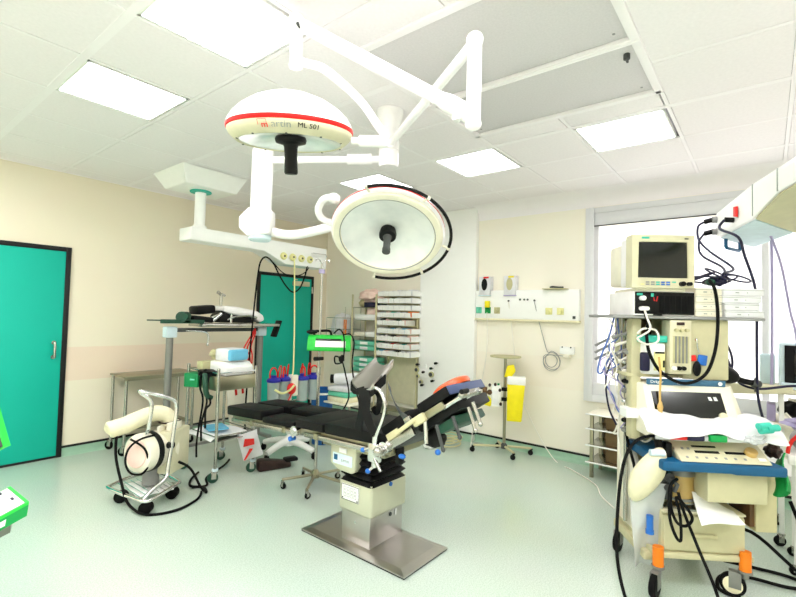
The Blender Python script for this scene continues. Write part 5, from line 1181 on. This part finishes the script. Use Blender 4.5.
b = MB(MT); b.blob((.70,.30,1.135),(.03,.03,.028),sub=3); b.tube([(.70,.30,1.17),(.705,.30,1.11),(.70,.3,1.085)],.01,8); single('bag_valve', b, 'grey_dark', 'grey valve at the neck of the black breathing bag', 'valve')
def cloth(u, v):
    uu_ = -.06+.63*u; vv = .05-.15*v; z = 1.005-.02*u-.075*v**1.3
    z += .012*math.sin(9*u+3*v)*(.3+v)+.006*math.sin(23*u-5*v)
    if v > .8: z -= (v-.8)*.15
    return W(uu_-.02*v+(.05*v if u > .8 else 0)-.02*math.sin(3*v)*(1-u), vv-.01*math.sin(8*u), z)
b = MB(); b.grid(cloth, 40, 16, .004); single('plastic_sheet', b, 'white_cloth', 'white sheet draped over the front of the machine above the blue work table', 'sheet')
b = MB(); b.tube([W(-.02+.10*k,-.05-.008*(k%2),.878) for k in range(6)], .022, 10, smooth=4); single('sheet_roll', b, 'white_cloth', 'rolled edge of packaging lying under the white sheet', 'packaging')
for (u, v, z, m_, nm, l_) in ((.075,-.045,.872,'red','drug_box','small red box at the left under the white sheet'),(.16,-.045,.87,'navy','drug_box','small dark blue box under the white sheet'),(.27,-.045,.868,'green','drug_box','small green box under the white sheet')):
    b = MB(MT); b.box((u-.04,v-.05,z-.006),(u+.045,v+.04,z+.03),.008); o = single(nm, b, m_, l_, 'box', 'small boxes under the sheet')
b = MB(); 
for du, dz in ((0,0),(.03,.02),(-.01,.035)): b.cyl(W(.44+du,-.14,.945+dz*.6), W(.50+du,-.13,.95+dz*.6), .018, n=14)
single('airway_connector', b, 'teal', 'turquoise plastic connectors lying on the white sheet', 'connector')
b = MB(); b.blob(W(.46,-.06,.885),(.10,.05,.028),sub=4,noise=.3); single('film_bag', b, 'film', 'crumpled clear film behind the rotary knob of the control panel', 'film')
b = MB(MT); b.box((.005,-.03,.758),(.035,.02,.85),.01,rot=rotm('Y',-10)); b.box((.035,-.05,.758),(.068,.0,.84),.01); single('clip_block', b, 'black', 'black clip block on the left end of the blue work table', 'clip')
b = MB(MT); b.cyl((-.05,-.06,.785),(.02,-.06,.785),.018,n=14); single('tube_coupling', b, 'blue_light', 'pale blue coupling at the left corner of the blue work table', 'coupling')
cord('breathing_hose', [W(-.0,-.03,.865),W(-.06,-.05,.87),W(-.14,-.07,.83),W(-.20,-.10,.72),W(-.24,-.14,.5),W(-.26,-.20,.25),W(-.23,-.28,.06),W(-.16,-.36,.013),W(-.06,-.44,.013),W(.06,-.46,.013),W(.15,-.36,.03),W(.19,-.22,.14),W(.17,-.10,.30),W(.12,-.06,.47),W(.1,-.04,.57)], .0085, 'rubber', 'black hose looping from the table corner down to the floor and back to the absorber', 'hose', 7)
b = MB(); b.tube([W(.10,-.03,.64),W(.05,-.06,.60),W(.04,-.08,.45),W(.07,-.08,.35),W(.10,-.07,.33),W(.10,-.06,.45),W(.08,-.06,.55),W(.13,-.06,.50),W(.16,-.06,.44),W(.13,-.06,.40),W(.08,-.07,.42),W(.05,-.07,.5),W(.06,-.05,.6)], .008, 8, smooth=6); single('hose_loop', b, 'rubber', 'black hose coiled in tight loops left of the amber absorber', 'hose')
# cream reservoir bag and clear drain bag on the left
b = MB(); b.blob((0,0,0),(1,1,1),sub=4)
for v in b.bm.verts:
    p = v.co.copy(); t = (1-p.z)/2; w_ = .085*(1-.25*max(0,p.z)-.2*max(0,-p.z)); v.co = W(-.02+p.x*w_-.035*t+.03*p.z, -.04+p.y*.055+.08*t, .645+p.z*.165)
single('reservoir_bag', b, 'ivory_cloth', 'limp cream reservoir bag hanging at the left of the blue work table', 'bag')
def drain(u, v):
    w_ = .085*(1-.5*v)+.01; a = (u-.5)*2
    return W(-.03+a*w_+.015*v, .0+.08*v+.03*math.cos(a*1.5)+.012*math.sin(6*u+5*v), .60-.50*v)
b = MB(); b.grid(drain, 16, 20, .003); single('drain_bag', b, 'film', 'long clear plastic bag hanging below the cream reservoir bag', 'bag')
b = MB(); b.cyl(W(-.01,.03,.33),W(-.01,.03,.41),.018,n=16); b.cyl(W(-.01,.03,.31),W(-.01,.03,.33),.022,n=16); single('drain_valve', b, 'blue_knob', 'bright blue valve in the clear plastic bag', 'valve')
b = MB(); b.grid(lambda s, t: W(.215+.21*s+.05*(1-t)*0-.03*t, -.10+.15*(1-t)+.0*s, .458+.008*math.sin(5*s)+.09*(1-t)**2*(1-s)-.05*t*t*(.2+.5*(1-s))), 14, 12, .003); single('paper_sheet', b, 'paper', 'sheet of paper hanging over the front edge above the machine drawer', 'paper')
# leads on the left of the machine
for k, (m_, pts, l_) in enumerate((('cable_blue',[W(-.17,.30,1.52),W(-.19,.32,1.4),W(-.23,.33,1.28),W(-.25,.33,1.18),W(-.23,.32,1.17),W(-.20,.31,1.25),W(-.15,.30,1.3)],'blue lead looped at the far left of the machine, leftmost'),
    ('lilac',[W(-.14,.31,1.52),W(-.15,.32,1.42),W(-.16,.33,1.32),W(-.20,.33,1.22),W(-.21,.33,1.15)],'lilac lead hanging from the shelf left of the side pole'),
    ('cable_white',[W(-.12,.31,1.52),W(-.12,.31,1.4),W(-.13,.32,1.25),W(-.12,.32,1.1),W(-.13,.31,.95)],'white lead hanging along the steel side pole'),
    ('navy',[W(-.13,.31,1.30),W(-.19,.31,1.22),W(-.21,.31,1.1),W(-.19,.31,.95),W(-.15,.30,.85)],'dark blue tube bowing out left of the side pole'),
    ('cable_white',[W(-.13,.30,.95),W(-.14,.30,.8),W(-.13,.28,.6),W(-.15,.28,.4),W(-.14,.3,.25)],'white lead running down the lower side pole'),
    ('rubber',[W(-.09,.29,1.1),W(-.085,.29,.95),W(-.10,.28,.8),W(-.06,.26,.6),W(-.05,.24,.45)],'black tube running down beside the side pole'),
    ('cable_white',[W(-.10,.28,.85),W(-.04,.20,.78),W(.0,.18,.82),W(-.05,.2,.9),W(-.10,.24,.86)],'white tube looped at the lower fittings of the side pole'))):
    cord('monitor_lead', [p+MU*.068 for p in pts], .006 if m_ != 'rubber' else .009, m_, l_, 'lead')
b = MB(); b.box((0,0,0),(1,1,1))
for v in b.bm.verts: v.co = W(-.095+.13*v.co.x, .13+.1*v.co.y, .93+.055*v.co.z)
single('valve_box', b, 'white_paint', 'white flat box at the left end of the draped sheet', 'box')
b = MB(); b.grid(lambda s,t: W(.60+.05*s+.03*t*math.sin(5*s), -.08+.12*s+.015*math.sin(6*t), .80-.20*t+.02*math.cos(4*s)-.03*s), 10, 14, .006); b2 = b
single('green_bag', b, 'green', 'shiny green plastic hanging off the right end of the blue work table', 'bag')
b = MB(); b.blob(W(.62,.04,.80),(.05,.04,.04),sub=3,noise=.3); single('dark_wrap', b, 'dark_brown', 'small dark wrapper at the right end of the blue work table', 'wrapper')
for k, pts in enumerate(([W(.46,.30,.25),W(.62,.22,.27),W(.80,.10,.10),W(.95,.0,.013),W(1.1,-.1,.013)],
        [W(.55,.35,.03),W(.70,.32,.013),W(.82,.25,.013),W(.9,.16,.013),W(1.05,.12,.013)],
        [W(.42,-.02,.013),W(.36,.06,.013),W(.45,.2,.013),W(.6,.2,.013),W(.75,.12,.013),W(.95,.1,.013)],
        [W(.50,-.10,.013),W(.58,-.03,.013),W(.70,-.04,.013),W(.75,-.12,.013),W(.68,-.2,.013)],
        [W(.85,.25,.45),W(.88,.2,.3),W(.92,.12,.1),W(1.0,.02,.013)])):
    cord('floor_cable', pts, .010, 'rubber', ('black cable arching from the drawer unit to the floor on the right','black cable crossing the floor behind the right caster','black cable running under the machine past the right caster','short black cable loop in front of the right caster','black cable dropping to the floor at the right edge')[k], 'cable')
b = MB(); b.blob(W(.50,.30,.36),(.06,.08,.09),sub=4,noise=.25); single('tube_bundle', b, 'blue_light', 'bundle of pale tubing behind the right side of the drawer', 'tubing')
cord('blue_tube', [W(.47,.18,.30),W(.50,.16,.38),W(.55,.18,.42),W(.58,.22,.34),W(.56,.2,.28)], .009, 'blue', 'blue tube arched over the pale tubing by the drawer', 'tube')

# more leads tangled down the left side of the machine
rnd = random.Random(3)
for k in range(8):
    u0 = -.16+.10*rnd.random(); z0 = 1.46-.04*k; pts = [W(u0, .30, min(1.515, z0+.1))]
    for q in range(6):
        pts.append(W(-.10+.09*(rnd.random()-.5)-.05*math.sin(q), .28+.05*rnd.random(), z0-.07*q-.03*rnd.random()))
    m_, cn = (('cable_white','white'),('cable_blue','pale blue'),('cable_white','white'),('lilac','lilac'))[k%4]
    cord('monitor_lead', pts, .0042, m_, cn+' thin lead in the tangle on the left side of the machine', 'lead')
    bpy.data.objects[COL.objects[-1].name]['group'] = cn+' leads tangled left of the machine'
for k in range(5):
    z = 1.40-.05*k; b = MB(); b.tube([W(-.115+.012*k, .27, z), W(-.035, .26, z+.03)], .010, 10); b.tube([W(-.125+.012*k, .27, z-.004), W(-.115+.012*k, .27, z)], .013, 10)
    single('lead_plug', b, 'cable_white' if k % 2 else 'grey', ('topmost','second','third','fourth','lowest')[k]+' plug in the slanting row on the left side of the machine', 'plug', 'plugs left of the machine')
# ================================================================== RIGHT CEILING PENDANT
pe = Vector((3.975,.28,0)); pd = Vector((-.963,-.27,0)); pn = Vector((.27,-.963,0))
T = basis(pe, pd, pn, (0,0,1))      # local x runs from the far end towards the mast
r = thing('ceiling_pendant', 'white ceiling pendant beam with a red tag and blue handle above the patient monitor', 'ceiling pendant', (1.75,-.45,H))
b = MB(T); b.prism([(0,0,2.12),(.0,0,2.294),(.82,0,2.282),(1.2,0,2.255),(1.45,0,2.24),(2.5,0,2.24),(2.5,0,2.14),(1.45,0,2.125),(1.2,0,2.135),(.82,0,2.086)], (-.55,.36,0), .012); bd = part('beam', b, 'white_paint', r)
b = MB(T); b.prism([(.04,.02,2.11),(.80,.02,2.088),(.80,.02,2.078),(.04,.02,2.10)], (-.49,.32,0), .003); part('underside_panel', b, 'blue_light', r)
b = MB(T); b.prism([(.84,.01,2.084),(1.2,.01,2.132),(1.44,.01,2.122),(1.44,.01,2.116),(1.2,.01,2.126),(.84,.01,2.078)], (-.52,.34,0)); part('neck_panel', b, 'olive', r)
for x in (.825, 1.2):
    b = MB(T); b.box((x-.004,-.003,2.10 if x < 1 else 2.14),(x+.004,.001,2.275 if x < 1 else 2.25)); part('seam', b, 'grey_text', bd)
b = MB(); b.cyl(pe+pd*2.3+pn*.18+Vector((0,0,2.2)), pe+pd*2.3+pn*.18+Vector((0,0,2.72)), .055, n=26); part('mast', b, 'white_paint', r)
b = MB(T); b.box((2.0,-.15,2.70),(2.6,.5,H-.002),.02); part('ceiling_housing', b, 'white_paint', r)
b = MB(T); b.prism([(.50,-.003,2.165),(.56,-.003,2.15),(.56,-.003,2.215),(.50,-.003,2.225)], (0,-.012,0), .003); part('red_tag', b, 'red', bd, 'red tag')
for z in (2.24, 2.155):
    b = MB(T); b.cyl((.03,-.002,z),(.03,-.03,z),.024,n=18); part('socket', b, 'grey', bd); b = MB(T); b.cyl((.03,-.03,z),(.015,-.075,z-.01),.018,n=14); part('plug', b, 'black', bd)
b = MB(T); b.cyl((.46,.0,2.15),(.46,-.05,2.155),.016,n=12); part('plug', b, 'black', bd)
b = MB(T); b.tube([(.04,.05,2.10),(.04,.05,2.05),(.03,.058,2.035),(-.14,.17,2.035),(-.15,.178,2.05),(-.15,.178,2.10)], .012, 10); part('handle', b, 'blue', r, 'blue bar handle')
def cord2(name, pts, rad, m_, lab, cat='cable'):
    b = MB(); b.tube(pts, rad, 8, smooth=6); return single(name, b, m_, lab, cat)
P = lambda x, y, z: T @ Vector((x, y, z))
cord2('power_cable', [P(.01,-.075,2.23),P(.0,-.11,2.20),P(.03,-.11,2.10),P(.12,-.06,2.0),P(.35,.02,1.86),W(.44,.16,1.80),W(.43,.16,1.765)], .008, 'navy', 'dark cable from the upper plug on the pendant end down to the white boxes')
cord2('power_cable', [P(.01,-.075,2.145),P(.03,-.11,2.08),P(.08,-.10,1.98),P(.25,-.02,1.88),W(.47,.2,1.80),W(.46,.18,1.765)], .008, 'navy', 'dark cable from the lower plug on the pendant end down to the white boxes')
cord2('power_cable', [P(.46,-.05,2.155),P(.46,-.075,2.10),(3.40,.13,2.02),(3.43,.10,1.91),(3.475,.055,1.74),(3.50,.045,1.59),(3.55,.045,1.3),(3.62,.04,1.05),(3.75,.0,.85),(3.80,-.06,.73)], .008, 'navy', 'thick dark cable dropping from the pendant beside its red tag past the boxes')
cord2('power_cable', [W(.50,.35,1.52),W(.53,.36,1.40),W(.58,.37,1.28),W(.62,.37,1.18),W(.66,.36,1.12),W(.75,.34,1.10),W(.9,.3,1.13),W(1.05,.25,1.14)], .008, 'navy', 'dark blue cable from under the machine shelf curving off to the right')
cord2('power_cable', [W(.51,.35,1.52),W(.55,.36,1.42),W(.60,.37,1.32),W(.61,.37,1.24),W(.59,.37,1.18)], .007, 'navy', 'short dark blue cable hanging under the right end of the machine shelf')
cord2('lilac_hose', [(4.10,-.03,2.10),(4.115,-.032,1.7),(4.14,-.03,1.2),(4.15,-.025,1.065)], .009, 'lilac', 'straight lilac hose hanging from the pendant in front of the window', 'hose')
cord2('lilac_hose', [(3.86,-.02,2.10),(4.0,-.08,1.9),(4.2,-.13,1.6),(4.25,-.16,1.45),(4.28,-.18,1.2)], .008, 'lilac', 'thin lilac hose curving to the right edge in front of the window', 'hose')
cord2('lilac_hose', [(3.45,-.16,2.09),(3.48,-.17,1.99),(3.55,-.21,1.9),(3.6,-.26,1.88),(3.7,-.3,1.9)], .009, 'navy', 'dark purple hose sagging from the pendant at the right edge', 'hose')
# ================================================================== TROLLEY AND THINGS AT THE RIGHT EDGE
r = thing('equipment_trolley', 'white equipment trolley with three shelves under the window at the right edge', 'trolley', (4.35,-.32,0))
for x in (4.14, 4.56):
    for y in (-.08, -.62):
        b = MB(); b.box((x-.014,y-.014,.085),(x+.014,y+.014,1.03),.004); part('post', b, 'white_paint', r); caster(r, x, y, .035, .022, .4, .085)
for k, (z, m_) in enumerate(((1.03,'cream'),(.80,'cream_light'),(.46,'white_paint'))):
    b = MB(); b.box((4.10,-.66,z),(4.60,.0 if k else .06,z+.03),.006); part('shelf', b, m_, r)
r = thing('screen_unit', 'black-fronted screen unit with pale blue side on the trolley at the right edge', 'screen', (4.40,-.3,1.06))
b = MB(); b.box((4.26,-.50,1.06),(4.58,-.07,1.37),.012); part('case', b, 'blue_light', r)
b = MB(); b.box((4.245,-.50,1.07),(4.262,-.10,1.36),.004); part('front', b, 'black', r)
b = MB(); b.box((4.24,-.48,1.11),(4.247,-.15,1.34),.002); part('screen', b, 'screen', r)
b = MB(); b.box((4.16,-.45,1.061),(4.25,-.08,1.10),.01); single('flat_box', b, 'blue_light', 'pale blue flat box lying in front of the black screen unit', 'box')
b = MB(); b.box((4.42,-.05,1.062),(4.56,.04,1.28),.008); single('pale_case', b, 'blue_light', 'small pale blue case left of the screen unit at the right edge', 'case')
b = MB(); b.blob((4.3,-.2,.91),(.11,.13,.075),sub=4,noise=.15); single('black_case', b, 'black', 'black soft case on the middle trolley shelf at the right edge', 'case')
b = MB(); b.tube([(4.14,-.1,.9),(4.12,-.14,.86),(4.13,-.2,.85),(4.15,-.22,.92),(4.17,-.17,.98),(4.2,-.12,.99)], .010, 8, smooth=5); single('white_tube', b, 'cable_white', 'white tube looped over the black soft case', 'tube')
b = MB(); b.box((4.15,-.05,.832),(4.3,-.0,.95),.008); single('supply_box', b, 'lilac', 'small lilac box at the left end of the middle trolley shelf', 'box')
r = thing('side_cabinet', 'low white cart behind the blue work table at the right edge', 'cart', (3.9,-.22,0))
b = MB(); b.box((3.68,-.60,.66),(4.06,-.10,.72),.01); part('top', b, 'white_paint', r)
b = MB(); b.box((3.70,-.58,.10),(4.04,-.14,.14),.01); part('base', b, 'white_paint', r)
for x in (3.72, 4.02):
    for y in (-.14,-.56):
        b = MB(); b.cyl((x,y,.06),(x,y,.67),.013,n=12); part('leg', b, 'white_paint', r); caster(r, x, y, .028, .02, .2, .065)
b = MB(); b.box((3.72,-.56,.30),(4.02,-.14,.32),.004); part('shelf', b, 'blue_light', r)
b = MB(); b.blob((3.80,-.26,.80),(.11,.15,.09),sub=4); single('grey_bowl', b, 'grey', 'grey domed cover with a red hoop at the right edge', 'cover')
b = MB(); b.tube([(3.72+.0*k, -.26+.16*math.cos(PI*k/12), .72+.16*math.sin(PI*k/12)) for k in range(13)], .011, 10); single('red_hoop', b, 'red', 'red tube arching over the grey domed cover at the right edge', 'hoop')
b = MB(); b.blob((3.90,-.19,.875),(.09,.10,.035),sub=4,noise=.35); b2 = single('blue_plastic', b, 'lilac', 'crumpled lilac plastic behind the red hoop at the right edge', 'plastic')
b = MB(); b.blob((3.93,-.2,.78),(.09,.07,.055),sub=3,noise=.2); single('brown_bundle', b, 'brown', 'small brown bundle under the crumpled lilac plastic', 'bundle')
# ================================================================== GREEN CONSOLE AT THE LEFT EDGE
# a console on a post stand; only its right corner is in the picture
c0 = Vector((.549,2.319,.71)); ex = Vector((-.42,-.36,-.0)).normalized()
R_ = Vector((.549,2.319,.712)); Bk = Vector((.50,2.385,.762)); Ft = Vector((.36,2.30,.55))
du = (Vector((.475,2.41,.64))-R_)  # along the front edge to the left
r = thing('green_console', 'white-topped instrument console with bright green edges at the left edge', 'console', (.30,2.2,0))
a1 = Vector((-.50,.60,-.62)).normalized(); a2 = Vector((-.62,.78,.72)).normalized(); a1 = Vector((-.62,.78,-.60)).normalized()
nn = a1.cross(a2).normalized(); nn = nn if nn.z > 0 else -nn
# top face: corner R_, running a1 (forward-left, out of the picture) and a2 (away)
a1 = Vector((-.626,.78,0))*1 ; 
sx_ = Vector((.626,-.78,0)); sf = Vector((.78,.626,0)); zz = Vector((0,0,1))
def S(px, py, d):   # metres right of, above and beyond the console corner
    return R_ + sx_*px + zz*py + sf*d
top = [S(0,0,0), S(-.161,.02,.10), S(-.411,-.13,-.07), S(-.25,-.15,-.17)]
b = MB(); b.prism(top, (Vector((0,0,-.012)))); part('green_rim', b, 'green_bright', r, 'bright green rim')
cen = sum(top, Vector())/4; inner = [cen+(p-cen)*.92+zz*.002 for p in top]
b = MB(); b.prism(inner, Vector((0,0,-.006))); tp = part('top_face', b, 'white_paint', r, 'white top face')
b = MB(); b.prism([p+zz*-.012 for p in top], Vector((-.006,-.006,-.042))); sd = part('case', b, 'green', r, 'green case')
e_a, e_b = top[3]-top[0], top[1]-top[0]
for (u_, v_, w_) in ((.12,.80,.05),(.22,.35,.05),(.08,.35,.025)):
    p = top[0]+e_a*u_+e_b*v_+zz*.003; q = [p, p+e_a*w_, p+e_a*w_+e_b*.12, p+e_b*.12]; b = MB(); b.prism(q, zz*.002); part('mark', b, 'navy', tp)
fn = (top[0]-top[3]); b = MB(); b.prism([top[0]+fn*-.22+zz*-.022-sf*.001, top[0]+fn*-.55+zz*-.022-sf*.001, top[0]+fn*-.55+zz*-.045-sf*.004, top[0]+fn*-.22+zz*-.045-sf*.004], -sf*.003); part('label', b, 'paper', sd)
b = MB(); b.prism([S(-.085,-.105,.02),S(-.12,-.10,.07),S(-.35,-.20,.03),S(-.30,-.22,-.06)], zz*-.03); part('foot', b, 'grey_metal', r)
# tilted display above it
tri = [S(-.111,.212,.0), S(-.245,.44,.06), S(-.42,.34,.03), S(-.29,.11,-.04)]
b = MB(); b.prism(tri, sf*.03); dp = part('display_frame', b, 'green_bright', r)
cen = sum(tri, Vector())/4; b = MB(); b.prism([cen+(p-cen)*.95-sf*.002 for p in tri], sf*.004); ds = part('display', b, 'grey_dark', dp)
for (u_, v_) in ((.12,.25),(.2,.55)):
    p = tri[0]+(tri[3]-tri[0])*u_+(tri[1]-tri[0])*v_-sf*.003; b = MB(); b.blob(p, (.008,.008,.008), sub=2); part('lamp', b, 'paper', ds)
b = MB(); b.cyl((.26,2.36,.03),(.26,2.36,.93),.02,n=14); part('post', b, 'grey_metal', r)
b = MB(); b.box((.10,2.22,0),(.34,2.5,.035),.01); part('base', b, 'grey_metal', r)
# ================================================================== CAMERA, LIGHT, VIEW
yaw, pitch, roll = [math.radians(a) for a in (51.24185281, 2.09109033, 1.50338905)]
fw = Vector((math.sin(yaw)*math.cos(pitch), math.cos(yaw)*math.cos(pitch), math.sin(pitch)))
ri = Vector((math.cos(yaw), -math.sin(yaw), 0)); up = ri.cross(fw)
rr_ = ri*math.cos(roll)+up*math.sin(roll); uu = up*math.cos(roll)-ri*math.sin(roll)
cam = bpy.data.cameras.new('camera'); co = bpy.data.objects.new('camera', cam); COL.objects.link(co)
mt = Matrix.Identity(4)
for i in range(3): mt[i][0], mt[i][1], mt[i][2] = rr_[i], uu[i], -fw[i]
mt.translation = (0, 0, 1.5); co.matrix_world = mt
cam.sensor_fit = 'HORIZONTAL'; cam.sensor_width = 36; cam.lens = 459.15/796*36; cam.clip_start = .05
SC.camera = co
w = bpy.data.worlds.new('world'); SC.world = w; w.use_nodes = True
w.node_tree.nodes['Background'].inputs[0].default_value = (1,.98,.95,1); w.node_tree.nodes['Background'].inputs[1].default_value = .85
SC.view_settings.view_transform = 'Standard'; SC.view_settings.look = 'None'; SC.view_settings.gamma = 1; SC.view_settings.use_curve_mapping = False
SC.view_settings.exposure = 1.52
SC.cycles.max_bounces = 10; SC.cycles.diffuse_bounces = 6; SC.cycles.caustics_reflective = False; SC.cycles.caustics_refractive = False
SC.cycles.use_denoising = True
SC.cycles.sample_clamp_indirect = 8
